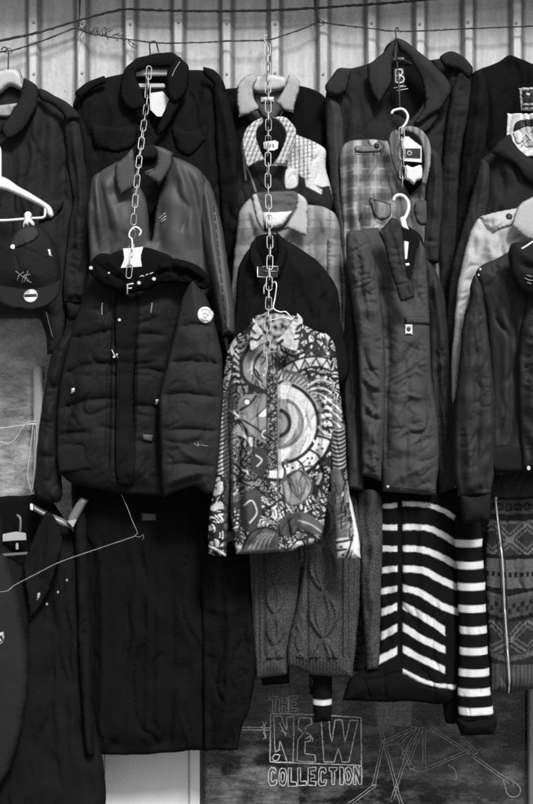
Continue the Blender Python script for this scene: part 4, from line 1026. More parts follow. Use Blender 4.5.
slab('neck_piece', [(391,58),(404,57.5),(404,60),(391,60.5)], .16, .004, M['greycard'], t)
for i, (pts, m) in enumerate((([(393,68),(404.5,67.5),(405,84.5),(393.5,85)], 'ink'),)):
    slab('neck_label', pts, .205, .003, M[m], t)
LD = .2095
tubes('label_letter', [(curve3([(395.5,70,LD),(395.8,82.5,LD)], 1), .0022), (curve3([(395.5,70,LD),(401,69.6,LD),(402.5,72.5,LD),(400.5,75.4,LD),(397,76,LD)], 1), .0022), (curve3([(397,76,LD),(402.5,76.6,LD),(404,79.8,LD),(401.5,82.6,LD),(395.8,82.5,LD)], 1), .0022), (curve3([(397.5,72.5,LD),(399.5,74,LD),(399.5,79,LD),(397.5,80,LD)], 1), .0012)], M['card'], t)
tubes('label_letter', [([P(394+i*2.1,88-.3*i,LD),P(395.2+i*2.1,87.7-.3*i,LD)], .0014) for i in range(6)] + [([P(397,90.6,LD),P(408,88.6,LD)], .0011), ([P(398,86,LD),P(404,85.5,LD)], .001)], M['card'], t)
s = piece('sleeve', [(327,92),(338,90),(345,108),(347,170),(349,230),(354,290),(358,340),(361,400),(363,450),(362,489,1),(346,487,1),(345,440),(343,400),(342,340),(341,290),(338,245),(333,190),(328,140)], .235, M['coat_sleeve_lit'], t, .055, 12, tilt=(0,.05), wr=SLV, folds=[(.01,3.5,[(334,110),(338,180),(344,250)]),(-.009,3,[(342,120),(344,200),(348,260)]),(.01,3.5,[(347,280),(352,340),(354,410),(352,480)])], res=2)
piece('sleeve', [(458,70),(472,69),(470,110),(462,150),(459,200),(458,290),(461,380),(458,484),(444,480),(440,400),(438,300),(440,200),(447,120)], .165, M['char'], t, .05, 12, wr=SLV, folds=[(.01,3.5,[(460,90),(452,150),(449,230)]),(-.01,3,[(452,200),(447,290),(450,390)])], res=2.2)
hg = Thing('hanger', 'dark wire hanger holding the coat with wide lapels', 'hanger', (397, 60, .15), 'hangers on the ropes')
hook('hook', hg, [(397,60,.21),(396.5,44,.215),(396,36,.12),(395.5,30,.05),(397.5,27.5,.03),(398.6,31,.03)], .0022)
tubes('shoulder_wire', [(curve3([(384,64,.14),(397,58,.15),(412,64,.14)], 2), .002)], M['wire'], hg)

def plaid_c(X, Y):
    p = Paint(X, Y, .62); n = nz(70)
    wb = 1.2 * n(X / 20, Y / 20)
    for c, w in ((350, 7), (366, 8), (383, 7), (418, 7), (433, 6)): p.put(np.clip((w / 2 - np.abs(X + wb - c)) / 1.4 + .5, 0, 1) * .62, .13)
    for c, w in ((160, 8), (179, 7), (198, 8), (217, 7), (240, 8)): p.put(np.clip((w / 2 - np.abs(Y + wb - c + .07 * (X - 366))) / 1.4 + .5, 0, 1) * .58, .13)
    for c in (358, 375, 391, 425): p.stroke([(c, 120), (c, 300)], 1.1, .85)
    for c in (169.5, 188.5, 207.5, 228): p.stroke([(335, c + 2), (445, c - 5)], 1.1, .8)
    p.v = p.v * (1 + .75 * n(X / 10, Y / 26))
    p.put((X > 396) * .75, .16)
    return p.v * 1.15
t = Thing('plaid_shirt', 'washed grey plaid work shirt with flap pockets on the right chain', 'shirt', (390, 300, .22), 'jackets hanging on the wall')
piece('lining', [(394,130),(404,127),(420,130),(430,142),(427,170),(414,190),(402,176)], .222, M['black'], t, .012, 5)
body = piece('body', [(341,152),(345,143),(353,138.5),(370,138),(388,139,1),(394,156),(402,178),(411,194,1),(422,182),(428,168),(430,146,1),(440,154),(443,200),(440,250),(432,300),(346,300),(343,220),(341,180)], .22, M['plaid'], t, .065, 18, colour=plaid_c, folds=[(.012,4,[(352,160),(352,200),(354,230)]),(-.012,2,[(366,195),(368,212),(367,232)]),(.01,3,[(362,170),(364,200),(362,232)]),(-.008,3,[(378,160),(384,185),(392,215)])], wr=COT, res=1.6)
ep = piece('shoulder_strap', [(354,149),(356,146.5),(372,145.5),(377,142),(381,145),(381,151),(374,152.5),(356,153)], .22, M['plaid'], t, .006, 2.5, on=body, lift=.003, res=1.5, colour=lambda X, Y: .42 + 0*X)
line_on('stitching', body, [[(354,153.8),(366,153.6),(377,154)],[(378,140),(384,146),(381,153)],[(368,140),(372,148),(374,156)]], .0014, 'ink', t, .006)
plate_on('button', body, ell(376.5,146.5,2.6,2.6), .004, 'ink', t, .011)
pk = piece('pocket_flap', [(369,199),(380,202),(391,204,1),(390,216),(381,220),(374,217,1)], .22, M['plaid'], t, .007, 2.5, on=body, lift=.003, res=1.5, colour=lambda X, Y: .4 + .3*(np.sin(X/3) > .4))
line_on('stitching', body, [[(369,199.4),(381,202.5),(391,204.4)],[(371,204),(375,217),(382,220.6),(390,216.6)]], .0013, 'ink', t, .009)
piece('pocket_flap', [(414,204),(428,202),(428,222),(422,226),(416,222)], .22, M['plaid'], t, .007, 2.5, on=body, lift=.003, res=1.5, colour=lambda X, Y: .16 + 0*X)
piece('collar', [(388,139,1),(391,132),(396,129,1),(400,133),(402,150),(402,166),(404,180,1),(396,172),(391,156)], .29, M['plaid'], t, .014, 3.5, colour=lambda X, Y: .3 + .1*np.sin(X), res=1.5)
piece('collar', [(403,126,1),(412,126),(420,129),(427,136),(431,147),(431,162),(428.5,176),(426,186,1),(421.5,182,1),(424,164),(423,148),(418,137),(410,132),(403,131,1)], .29, M['plaid'], t, .014, 3.5, colour=lambda X, Y: .5 + .2*np.sin(X), res=1.5)
piece('sleeve', [(430,148),(441,156),(444,180),(443,215),(440,245),(439.5,263,1),(430,263),(419.5,258.5,1),(424,230),(427,190)], .26, M['char2'], t, .05, 10, wr=SLV, folds=[(.01,3,[(434,160),(435,200),(430,250)]),(-.007,2,[(422,238),(432,242),(441,240)])], res=2)
tg = Thing('printed_card', 'white card with a dark camera picture hanging in the plaid shirt collar', 'tag', (412, 184, .29), 'white tags')
slab('card', [(402.5,138),(405,136),(409,136.5),(413,140),(417,143),(422,146.5),(422,163),(403,161.5)], .29, .003, M['card'], tg)
slab('picture', [(404,148.5),(420.5,148.5),(420.5,158.5),(404,157.8)], .2932, .0012, M['ink'], tg, .0003)
slab('picture', ell(409.5,153,2.6,2.6), .2946, .001, M['greycard'], tg, .0003)
slab('picture', ell(409.5,153,1.4,1.4), .2958, .001, M['ink'], tg, .0003)
lo = piece('lower_flap', [(406,165),(413,167),(421,165),(422.5,178),(417,181),(414,185),(409,181),(405.5,179)], .285, M['white_cloth'], tg, .012, 3, res=1.5)

hk = Thing('hanger', 'white plastic hook at the top of the plaid work shirt', 'hanger', (402, 132, .30), 'hangers on the ropes')
tubes('hook', [(curve3([(391.5,114,.3),(393,111,.3),(397,109.5,.3),(402,109,.3),(406,112,.3),(407.8,117,.3),(406,123,.3),(402.5,128,.3),(401.5,134,.29)], 1.2), .0042)], M['wplastic'], hk)
chain('chain', 'short chain linking the two white hooks of the right column', [(401.6,129,.315),(402.5,160,.33),(402.5,196,.345)], pitch=10, L=14)
cn = Thing('cord', 'thin dark cord from the rope down to the upper white hook', 'cord', (399, 110, .25))
tubes('strand', [(curve3([(397,62,.225),(399,84,.235),(399.5,100,.26),(400,110,.295)], 2), .0024)], M['wire'], cn)
hk = Thing('hanger', 'thick white plastic hook over the dark nylon jacket', 'hanger', (404, 262, .36), 'hangers on the ropes')
tubes('hook', [(curve3([(393.5,201,.35),(395,197,.35),(399,195,.35),(404,196.5,.35),(408,202,.355),(408.5,209,.36),(406,216,.365),(402.5,222,.37)], 1.2), .0055)], M['wplastic'], hk)
slab('neck', [(400,218),(404.5,216),(407,226),(409,230),(405,228.5),(402,227)], .372, .006, M['wplastic'], hk)
slab('bar', [(404,241),(408.6,242),(407,259),(404.6,260)], .375, .005, M['wplastic'], hk)
slab('bar', [(405,263.5),(409,263),(409.5,265.5),(406,266)], .375, .004, M['wplastic'], hk, .0006)

t = Thing('nylon_jacket', 'long dark grey nylon jacket with small square badge on its pocket', 'jacket', (400, 495, .33), 'jackets hanging on the wall')
piece('lining', [(386,230),(400,224),(418,232),(424,246),(414,290),(404,320),(394,280)], .335, M['black'], t, .012, 5)
body = piece('body', [(348,236),(356,230),(378,226,1),(388,240),(398,268),(406,300,1),(412,268),(418,244),(421,236,1),(427,252),(431,318),(433,378),(438,410),(441,452),(437,496,1),(422,495),(400,493),(383,492,1),(381,430),(376,340),(360,300)], .33, M['nylon'], t, .075, 22,
   folds=[(-.012,2,[(386,300),(389,350),(387,400),(386,470)]),(.008,6,[(396,320),(398,380),(395,450)]),(-.005,2.5,[(402,350),(408,400),(404,440),(408,485)]),(.006,2,[(400,388),(412,396),(426,398)]),(.006,2,[(406,424),(416,430),(430,424)]),(.006,2,[(402,448),(416,440),(430,430)]),(.006,2,[(402,478),(416,470),(430,462)]),(.005,1.6,[(410,410),(420,414)]),(.005,1.6,[(412,370),(424,374)]),(.008,6,[(420,340),(423,400),(428,470)])],
   wr=NYL, res=1.7)
s = piece('sleeve', [(347,234),(354,229.5),(366,232),(373,246),(379,280),(384,330),(386,380),(385,430),(382,481.5,1),(362,475,1),(361,430),(359,380),(357,340),(352,300),(347,262)], .375, M['nylon'], t, .06, 13,
   folds=[(-.008,1.4,[(346,254),(358,249),(368,243),(376,240)]),(-.010,2,[(362,345),(368,365),(381,384)]),(.012,3,[(362,374),(370,385),(381,387)]),(-.008,1.6,[(362,380),(370,390),(383,393)]),(.012,3,[(364,400),(372,411),(383,415)]),(-.008,1.6,[(363,405),(370,417),(384,421)]),(.010,4,[(366,428),(374,440),(378,460)]),(.008,2.5,[(364,460),(370,466),(378,462)]),(-.010,2.5,[(358,250),(362,290),(368,330)]),(.010,4,[(352,250),(356,290),(362,340)]),(.010,4,[(368,250),(374,300),(378,345)])], wr=NYL, res=1.5)
piece('sleeve', [(424,258),(434,266),(444,290),(449,330),(452,400),(456,460),(455,489,1),(440,494,1),(436,450),(432,400),(429,330)], .30, M['nylon2'], t, .05, 11, wr=SLV + NYL[:1], folds=[(.010,3.5,[(434,280),(441,340),(445,420),(448,480)]),(-.008,2.5,[(438,300),(438,380),(444,470)]),(-.006,2,[(434,350),(444,362),(450,360)])], res=1.8)
st_ = piece('front_flap', [(379,232,1),(386,224),(392,217,1),(399,220),(403,234),(405,254),(407,276),(412,281,1),(409,286),(396,286,1),(390,268),(385,248)], .43, M['nylon2'], t, .03, 8, folds=[(-.008,2,[(388,226),(396,250),(402,280)])], wr=SLV, res=1.8)
piece('cuff_tab', [(396,285,1),(412,281,1),(415,297,1),(401,302,1)], .44, M['nylon2'], t, .026, 5, folds=[(-.008,1.5,[(406,284),(411,298)])], res=1.6)
piece('pocket_flap', [(404,317,1),(416,317),(429,318.5),(431,325,1),(418,324),(404,324,1)], .33, M['nylon'], t, .008, 3, on=body, lift=.002, res=1.7)
bd = plate_on('badge', body, [(404.5,324.6),(412,325),(412,334.6),(404.5,334.4)], .003, 'card', t, .006)
plate_on('badge_print', body, ell(408,329.6,2.2,2.4), .001, 'ink', t, .0095)
plate_on('badge_print', body, [(406,333),(410.4,333),(410.4,333.8),(406,333.8)], .001, 'greycard', t, .0095)
plate_on('snap', body, ell(387.5,487,1.8,1.8), .004, 'snap', t, .004)
line_on('hem_stitch', body, [[(384,486),(400,487.6),(420,489.5),(436,490)]], .001, 'ink', t, .001)

STR = [([(381,506),(396,505)],4),([(381,527),(396,527)],5.6),([(382,548.5),(397,548.5)],5.6),([(382,570.5),(397.5,568)],5.8),([(381,592),(397.5,588)],6),([(380,614),(398,605.5)],6.4),([(379,638.5),(397.5,626.5)],6.6),([(378,661),(397.5,649.5)],6.6),
       ([(403,503.5),(428,505),(446,512),(461,523)],4.6),([(403,527),(425,527),(440,533),(457,544)],5.6),([(403,548),(422,549),(440,556),(459,567)],6),([(403,568),(422,569.5),(438,578),(459,588)],6.4),([(404,587.5),(420,592),(438,603.5),(460,613)],6.6),([(404,605.5),(424,616.5),(445,631)],6.8),([(401,625.5),(422,638),(444,649)],6.6),([(401,647.5),(424,659.5),(442,668)],6.4),([(401,669),(424,681),(449,686.5)],4.2)]
def str_c(X, Y):
    p = Paint(X, Y, .009)
    wob = .8 * nz(33)(X / 5, Y / 5) + .35 * nz(35)(X / 1.8, Y / 1.8)
    for n, (q, w) in enumerate(STR):
        q = [np.array(v, float) for v in q]
        q = [q[0] + (q[0] - q[1]) * .3] + q + [q[-1] + (q[-1] - q[-2]) * .5]
        s = smooth([tuple(v) for v in q], 2, False)
        dd = seg_dist(X, Y, s[:-1], s[1:])
        if n < 8: lim = np.minimum(X - 374, 397 - X)
        else: lim = np.minimum(X - 402.6, (444.5 if n in (13, 14, 15) else 470) - X + 1.2 * nz(34)(X / 3, Y / 3))
        p.put(np.minimum((w / 2 + wob - dd) / .8 + .5, lim / .9 + .5), .95)
    return p.v
t = Thing('striped_sweater', 'black sweater with wavy white stripes in the lowest row', 'sweater', (410, 708, .24), 'knitwear in the lowest row')
body = piece('body', [(374,492),(400,490),(461,492),(461,560),(460,620),(458,680),(455,700),(440,706),(410,703),(384,704),(343,702,1),(350,682),(366,668),(378,655),(380,640),(379,560)], .24, M['stripe'], t, .065, 16, folds=[(-.012,3,[(400,496),(400,580),(399,668)]),(.010,5,[(420,500),(424,600),(420,660)]),(-.010,4,[(446,610),(449,650),(450,690)]),(-.006,1.6,[(352,681),(380,678),(398,672),(424,685),(452,690)])], wr=KNT, res=1.1, colour=str_c)
def strs_c(X, Y):
    p = Paint(X, Y, .009)
    for y, a, b in ((543,450,500),(565,450,500),(586.5,450,500),(608.5,450,500),(630,450,500),(651,450,500),(672.5,450,500),(692,450,500),(711,450,496)): p.stroke([(a, y + .6), (b, y - .6)], 7.2, .97)
    return p.v
piece('sleeve', [(456,518),(480,518),(483.5,550),(486.5,590),(488.5,640),(491,685),(496,722,1),(478,726),(460,727,1),(459,690),(460.5,650),(459,600),(457,560)], .30, M['stripe'], t, .05, 10, wr=[(.003,10,40,0,3)], res=1.1, colour=strs_c)
piece('cuff', [(459,719),(496,717),(497,730),(494,736),(462,737,1)], .30, M['stripe'], t, .055, 8, res=1.2, colour=strs_c)
piece('hem', [(440,640),(462,640),(463,720),(446,722)], .22, M['black_soft'], t, .03, 8)
def cuf_c(X, Y):
    p = Paint(X, Y, .009); p.stroke([(305,702.6),(340,702.2)], 5.2, .95); return p.v
piece('sleeve', [(314,640),(332,640),(332,684),(331.5,722,1),(314,724,1),(313,684)], .20, M['stripe'], t, .04, 9, res=1.1, colour=cuf_c)
# ================================================================== right edge
t = Thing('black_tee', 'plain black top with printed patches, topmost at the right edge', 'top', (515, 300, .12), 'jackets hanging on the wall')
body = piece('body', [(473,73),(482,67),(500,60),(511,52.5),(522,57),(545,66),(566,80),(580,110),(576,300),(478,300),(478,180),(474,110)], .12, M['black_soft'], t, .07, 22, wr=COT, res=2.4, folds=[(.010,4,[(488,80),(494,120),(490,160)]),(-.009,3,[(480,90),(484,130)])])
piece('sleeve', [(473,73),(484,70),(491,100),(487,146),(478,190),(469,230),(462,270),(458,310),(446,313),(450,262),(457,200),(464,140)], .16, M['black'], t, .05, 12, wr=SLV, res=2.2, folds=[(.010,4,[(480,90),(474,140),(464,200)]),(-.009,3,[(486,110),(478,160),(468,220)])])
k = body
plate_on('neck_patch', body, [(518,89),(560,91),(560,114),(520,112),(519,104)], .003, 'greycard', t, .004)
plate_on('neck_patch', body, [(520,91.5),(560,93),(560,105),(521,105)], .001, 'ink', t, .0075)
plate_on('neck_patch', body, [(520.5,107),(560,108),(560,109.6),(520.7,109)], .001, 'ink', t, .0075)
plate_on('patch_print', body, [(524,95.5),(528,96),(527,98.5),(525,98)], .001, 'card', t, .009)
plate_on('chest_print', body, [(506.5,114.5),(575,116),(575,158),(506.5,158)], .002, 'card', t, .004)
plate_on('print_figure', body, [(513,133),(514,125),(519,121.5),(527,120.5),(538,121),(545,126),(547,134),(530,128),(520,130)], .0012, 'ink', t, .0065)
plate_on('print_figure', body, [(518,131),(524,127.5),(531,128.5),(540,132),(540,148),(524,149),(519,141)], .0012, 'greycard', t, .0065)
line_on('print_figure', body, [[(518,142),(524,136),(533,130)],[(520,147),(526,141),(532,139)],[(524,133),(527,138),(532,145)]], .0012, 'card', t, .009)
piece('print_figure', [(512,134),(517,131.5),(521,137),(520,145),(515,145),(513,139)], .12, M['white_cloth'], t, .006, 2.5, on=body, lift=.0055, res=1.5)

t = Thing('hooded_jacket', 'dark grey jacket with folded hood behind the pale jacket at the right edge', 'jacket', (515, 260, .21), 'jackets hanging on the wall')
body = piece('body', [(482,159),(491,151),(502,140),(512,136,1),(522,150),(538,158),(560,150),(580,170),(580,262),(468,262),(474,200)], .21, M['char'], t, .06, 18, wr=DRAPE, folds=[(.010,4,[(490,170),(494,200),(490,230)]),(-.009,3,[(500,165),(502,200)])])
piece('hood', [(491,152,1),(500,140),(511,133.5),(516,147),(530,159),(552,160),(570,180),(545,186),(528,181),(515,164),(502,158)], .275, M['char'], t, .03, 8, folds=[(-.007,2.5,[(504,146),(518,158),(532,172)])])
piece('sleeve', [(483,158),(491,166),(490,200),(481,240),(472,275),(462,320),(456,352),(446,342),(448,300),(452,268),(461,235),(472,194),(479,168)], .25, M['char2'], t, .05, 11, wr=SLV, res=2, folds=[(.010,3.5,[(484,170),(478,210),(466,260)])])

t = Thing('pale_jacket', 'pale cotton jacket with one dark button on the shoulder at the right edge', 'jacket', (505, 400, .30), 'jackets hanging on the wall')
body = piece('body', [(479,219),(486,214),(506,209),(518,207),(526,200),(560,192),(590,210),(590,310),(470,310),(474,280),(476,240)], .30, M['khaki'], t, .065, 18, wr=NYL, res=1.8, folds=[(-.010,2.5,[(498,232),(502,255),(506,270)]),(.010,4,[(488,235),(490,255),(496,275)]),(-.008,2,[(506,228),(500,244),(498,262)])])
piece('sleeve', [(480,218),(473,228),(467,246),(462,266),(458,290),(455,325),(452,364),(453,403,1),(456.5,396),(461,350),(466,312),(474,290),(483,262),(487,235)], .32, M['khaki'], t, .04, 9, wr=NYL, res=1.5, folds=[(-.010,2.5,[(474,235),(474,255),(468,275)]),(.008,2.5,[(470,250),(464,280),(460,310)]),(-.008,2.5,[(455,345),(458,352),(462,350)]),(-.006,2,[(453,370),(457,374)])])
piece('shoulder_flap', [(481,216,1),(492,212),(506,209),(517,208),(514,219),(511,226,1),(498,230),(494,233,1),(486,226)], .30, M['khaki'], t, .010, 4, on=body, lift=.003, wr=[(.003,6,6,0,3)], res=1.6)
plate_on('button', body, ell(508.5,217,3.3,3.3), .005, 'ink', t, .014)
piece('collar', [(518,207,1),(526,200.5),(548,191),(575,196),(575,242),(533,240),(521,234),(512,226,1),(515,215)], .385, M['khaki'], t, .025, 8, folds=[(-.006,2.5,[(516,228),(528,236),(545,240)])], res=1.8)

t = Thing('dark_bomber', 'dark grey bomber jacket with long ribbed sleeve, lowest of the right edge stack', 'jacket', (515, 470, .40), 'jackets hanging on the wall')
body = piece('body', [(477,273),(483,265),(493,260),(505,254),(514,250,1),(526,280),(545,285),(575,262),(590,290),(580,456),(530,470),(496,470),(492,380),(486,310)], .40, M['nylon2'], t, .07, 18, wr=DRAPE, res=2, folds=[(.012,5,[(504,280),(506,340),(503,430)]),(-.013,4,[(513,300),(514,370),(512,450)]),(-.010,3,[(478,292),(492,284),(506,262)])])
piece('waistband', [(493,448),(540,446),(540,470),(494,471)], .41, M['rib'], t, .058, 10)
sl = piece('sleeve', [(477,273),(472,285),(471,300),(464,325),(460,368),(456,410),(455,465),(459,497,1),(492,496,1),(496,470),(497,410),(493,360),(488,320),(484,290)], .43, M['nylon2'], t, .065, 14, wr=SLV, res=1.8, folds=[(.012,5,[(486,330),(490,400),(488,480)]),(-.012,4,[(476,360),(477,420),(474,480)]),(-.009,2.5,[(474,378),(480,390),(477,394)]),(.010,3.5,[(464,420),(468,450),(466,490)]),(-.008,3,[(478,300),(482,330),(486,350)])])
piece('cuff', [(461,495),(476,497),(491.5,494),(490,522,1),(463.5,524,1)], .435, M['rib'], t, .045, 9)
piece('sleeve', [(560,262),(540,275),(528,302),(521,340),(519,385),(521,430),(524,468,1),(556,472,1),(575,430),(580,300)], .45, M['nylon2'], t, .065, 12, wr=[(.006,6,9,.5,25)] + NYL, res=1.7)
plate_on('snap', sl, ell(477,276,1.3,1.3), .004, 'snap', t, .05)
plate_on('snap', sl, ell(479,270,1.1,1.1), .004, 'snap', t, .06)
slab('snap', ell(528.5,468,1.8,2.4), .50, .005, M['snap'], t)

t = Thing('cap', 'black cap with a white strap cut off by the right edge', 'cap', (535, 297, .50))
cr = piece('crown', [(510.5,262),(511,249),(515,242),(530,240),(556,240),(575,262),(570,292),(545,298),(530,295),(520,287),(513.5,276)], .50, M['capcloth'], t, .075, 22, res=1.8, folds=[(-.015,4,[(520,262),(530,268),(546,266)])])
line_on('strap', cr, [[(521.5,249),(528,245),(534,241),(540,239)]], .0028, 'card', t, .002)
line_on('emblem', cr, [[(524.5,278),(529,280.5),(534,281)],[(527,282.5),(531,284)],[(526,275.5),(531,277)]], .0014, 'thread', t, .002)

def nord_c(X, Y):
    p = Paint(X, Y, .2); L, K = .8, .06
    y = Y + .06 * (X - 510) * np.where(X > 505, 1, -1) + np.where(Y > 590, .18 * np.abs(X - 506), 0)
    def band(a, b, v): p.put(((y > a) & (y < b)) * 1., v)
    band(497, 500, K); band(500, 514, .3); band(514, 521, K); band(521, 524, .5); band(524, 555, .16); band(555, 559, K); band(559, 588, .62); band(588, 596, K); band(596, 600, .5); band(600, 618, .36); band(618, 622, K); band(622, 656, .16); band(656, 661, .5); band(661, 672, .12)
    for c in np.arange(490, 580, 9.): p.put(np.where((np.abs(np.hypot(X - c, y - 507) - 3) < 1.1), 1., 0), K); p.put((np.hypot(X - c, y - 507) < .9) * 1., K)
    u = ((X - 492) / 34.) % 1
    for y0 in (524, 624):
        f = np.abs(u - .5) * 2; g = (y - y0) / 31.
        m = (y > y0) & (y < y0 + 31)
        p.put(m * (np.abs(np.abs(g - .5) * 2 - f) < .11) * 1., .7); p.put(m * (np.abs(np.abs(g - .5) * 2 - f - .35) < .08) * 1., .55); p.put(m * (np.abs(np.abs(g - .5) * 2 - f + .35) < .08) * 1., .55)
        p.put(m * ((np.abs(g - .5) < .09) & (np.abs(f - 0) < .25)) * 1., .8)
    p.put(((y > 572) & (y < 577) & (np.sin(X * 1.15) > -.2)) * 1., .05)
    p.put(((y > 604) & (y < 614) & (np.sin(X * .75 + (y > 609) * 3) > .2)) * 1., .08)
    p.put((Y > 664) * .8, .55); p.put(((Y > 664) & (np.sin(X * 1.9 - (X-506)*.3) > .3)) * .7, .15)
    p.put((nz(80)(X / 1.6, Y / 1.6) > .1) * .3, .12)
    return p.v
t = Thing('nordic_cardigan', 'dark zipped cardigan with knitted bands of crosses at the lower right edge', 'cardigan', (520, 695, .28), 'knitwear in the lowest row')
body = piece('body', [(487,482),(575,482),(575,690),(533,691,1),(521,693),(509,695,1),(491.5,693,1),(489,640),(486,580),(487,530)], .28, M['nordic'], t, .06, 14, wr=KNT, res=1.2, colour=nord_c, folds=[(.010,4,[(522,500),(524,600),(520,690)]),(-.008,3,[(496,560),(494,640)])])
line_on('zip', body, [[(495,498),(497,520),(501,555),(503.5,600),(506,640),(509,693)]], .0030, 'zinc', t, .001)
line_on('zip_tape', body, [[(498.5,520),(503.5,556),(506,600),(508.5,640),(511.4,693)],[(494,522),(498.5,556),(501,600),(503.5,640),(506.6,692)]], .0020, 'ink', t, .0005)
plate_on('zip_pull', body, ell(495,498,1.6,2), .004, 'snap', t, .003)

# ================================================================== lowest row at the left
t = Thing('long_coat', 'big long black coat hanging in front of the white door', 'coat', (165, 757, .2), 'black coats in the lowest row')
body = piece('body', [(70,480),(90,466),(120,462),(165,466),(206,476),(214,540),(216,600),(212,680),(204,752,1),(170,755),(133,757.5),(95,757,1),(86,700),(80,600)], .20, M['coat'], t, .08, 24, wr=DRAPE, res=2.6, folds=[(.012,4,[(100,540),(104,640),(100,740)]),(-.012,4,[(124,520),(126,640),(122,750)]),(.012,4,[(146,540),(150,640),(148,750)]),(-.012,4,[(170,560),(172,650),(168,750)]),(.012,4,[(160,600),(158,700),(160,750)])])
piece('sleeve', [(196,500),(214,556),(246,556),(251,600),(255,640),(255.5,672),(249,712),(242,728),(238,752,1),(203,753,1),(202,690),(200,600)], .23, M['coat'], t, .07, 16, wr=SLV + DRAPE, res=2.4, folds=[(.010,4,[(226,580),(230,640),(224,740)]),(-.010,3,[(240,600),(242,660),(236,720)])])
piece('sleeve', [(72,500),(84,510),(88,560),(90,640),(92,700),(94,757,1),(84,756,1),(80,700),(77,640),(74,560)], .27, M['black'], t, .05, 7, wr=SLV, res=2.4)
piece('neck_label', [(142,512,1),(157,513,1),(157,519.5,1),(142,520.5,1)], .20, M['grey_lining'], t, .004, 1.5, on=body, lift=.003, res=1.5)
t = Thing('open_coat', 'black coat with open neck over a pale hanger, bottom left corner', 'coat', (45, 830, .24), 'black coats in the lowest row')
piece('body', [(-40,560),(-20,520),(-8,506),(2,520),(8,548),(20,566,1),(34,540),(44,512),(50,500,1),(64,522),(76,540),(86,560),(92,620),(93,700),(95,830),(-40,830)], .22, M['black'], t, .08, 22, wr=DRAPE, res=2.6, folds=[(.010,4,[(70,560),(74,650),(72,760)]),(-.010,4,[(52,560),(50,650),(54,760)]),(.010,4,[(34,600),(30,700)])])
piece('lapel', [(22,566,1),(34,536),(46,512),(56,520),(62,540),(56,570),(44,600),(30,620,1)], .31, M['black'], t, .018, 6, wr=COT)
piece('lining', [(-10,504),(20,496),(52,500),(40,560),(22,580),(4,556)], .20, M['black_soft'], t, .012, 6)
pn = piece('enamel_pins', [(37,594),(40,593),(39.5,598),(37,600)], .32, M['greycard'], t, .004, 1.5, res=1.2)
for x, y in ((58,592),(67,580),(47,604)):
    slab('enamel_pin', ell(x, y, 1.1, 1.4), .31, .004, M['thread'], t)
hg = Thing('bar_hanger', 'grey hanger with crossbars inside the open black coat at the lower left', 'hanger', (18, 556, .26), 'hangers on the ropes')
slab('bar', [(3,534),(16,531.5),(26,533),(26.5,540),(14,540.5),(3,541.5)], .255, .008, M['greycard'], hg)
slab('bar', [(2,553.5),(32,551.5),(33,554),(2,556.5)], .255, .006, M['gplastic'], hg)
slab('bar', [(16,543),(18.5,543),(18.5,549.5),(16,549.5)], .255, .006, M['greycard'], hg)
tubes('hook', [(curve3([(20,532,.258),(20.5,524,.258),(20,518,.255),(17,515,.25)], 1.5), .004)], M['gplastic'], hg)
hg = Thing('plastic_hanger', 'smoky see-through plastic hanger sticking out above the black coats at the left', 'hanger', (70, 530, .31), 'hangers on the ropes')
piece('arm', [(31,504),(37,506.5),(52,514),(65,520),(72,528,1),(62,527),(46,519),(32,510)], .30, M['gplastic'], hg, .016, 4, res=1.6)
piece('arm', [(80,498),(88,500.5,1),(80,516),(74,527,1),(66,522)], .305, M['gplastic'], hg, .016, 4, res=1.6)
slab('tip', [(67,521),(77,519),(73,527.5)], .322, .004, M['greycard'], hg)
slab('tip', [(30,503.5),(33,503.8),(33,510.5),(30.4,509.8)], .318, .004, M['card'], hg)
t = Thing('round_bag', 'smooth rounded charcoal bag with small shield badge at the lower left edge', 'bag', (-12, 792, .36))
b_ = piece('body', [(-60,560),(-30,548),(0,556),(8,574),(16,600),(23,640),(25.5,670),(24,702),(18,736),(8,770),(-4,790),(-30,805),(-60,790),(-85,680)], .34, M['char'], t, .12, 40, wr=[(.003,60,60,0,3)], res=3)
bg_ = plate_on('badge', b_, [(-6,632),(4,631.5),(5,637),(3,643),(-1,645.5),(-6,644)], .003, 'greycard', t, .004)
plate_on('badge_print', b_, [(-6,635),(3,634.8),(3.4,639),(1.6,642),(-5,643)], .001, 'ink', bg_, .0075)
plate_on('badge_print', b_, ell(0.5,639.5,1.6,1.8), .001, 'card', bg_, .0088)

# ================================================================== ropes, wires
def rope(name, label, cat, pts, r, mat, group=None, extra=()):
    q = curve3(pts, 3); org = q[0]
    rr = random.Random(len(label)); paths = [([p + Vector((0, rr.uniform(-1, 1), rr.uniform(-1, 1))) * r * .25 for p in q], [r * rr.uniform(.75, 1.25) for _ in q])]
    for e in extra: paths.append((curve3(e, 1.5), r * .55))
    o = tubes(name, paths, M[mat], None, 8, loc=org); tag(o, label, cat, group); return o
rope('cable', 'thick dark cable sagging across the top of the metal wall', 'cable', [(-90,62,.05),(0,41,.05),(40,32,.05),(80,20,.05),(122,9.5,.05),(150,10,.05),(200,11,.05),(266,10.5,.05),(316,8,.05),(360,5,.05),(400,2,.05),(470,-3,.05),(640,-8,.05)], .0042, 'rope')
rr = random.Random(4)
fray = [[(78+i*2.6, 27+i*.75, .05), (79+i*2.6+rr.uniform(-3,3), 27+i*.75+rr.uniform(-5,5), .052), (81+i*2.6+rr.uniform(-5,5), 28+i*.75+rr.uniform(-7,7), .054)] for i in range(22)]
fray += [[(4,52,.05),(8,48,.055),(12,51,.05),(9,54,.055),(4,52,.05)], [(315,22,.05),(320,19,.055),(324,24,.05),(317,26,.055),(315,22,.05)], [(84,30,.05),(80,36,.055),(81,41,.055)], [(105,34,.05),(106,30,.055),(104,27,.05)]]
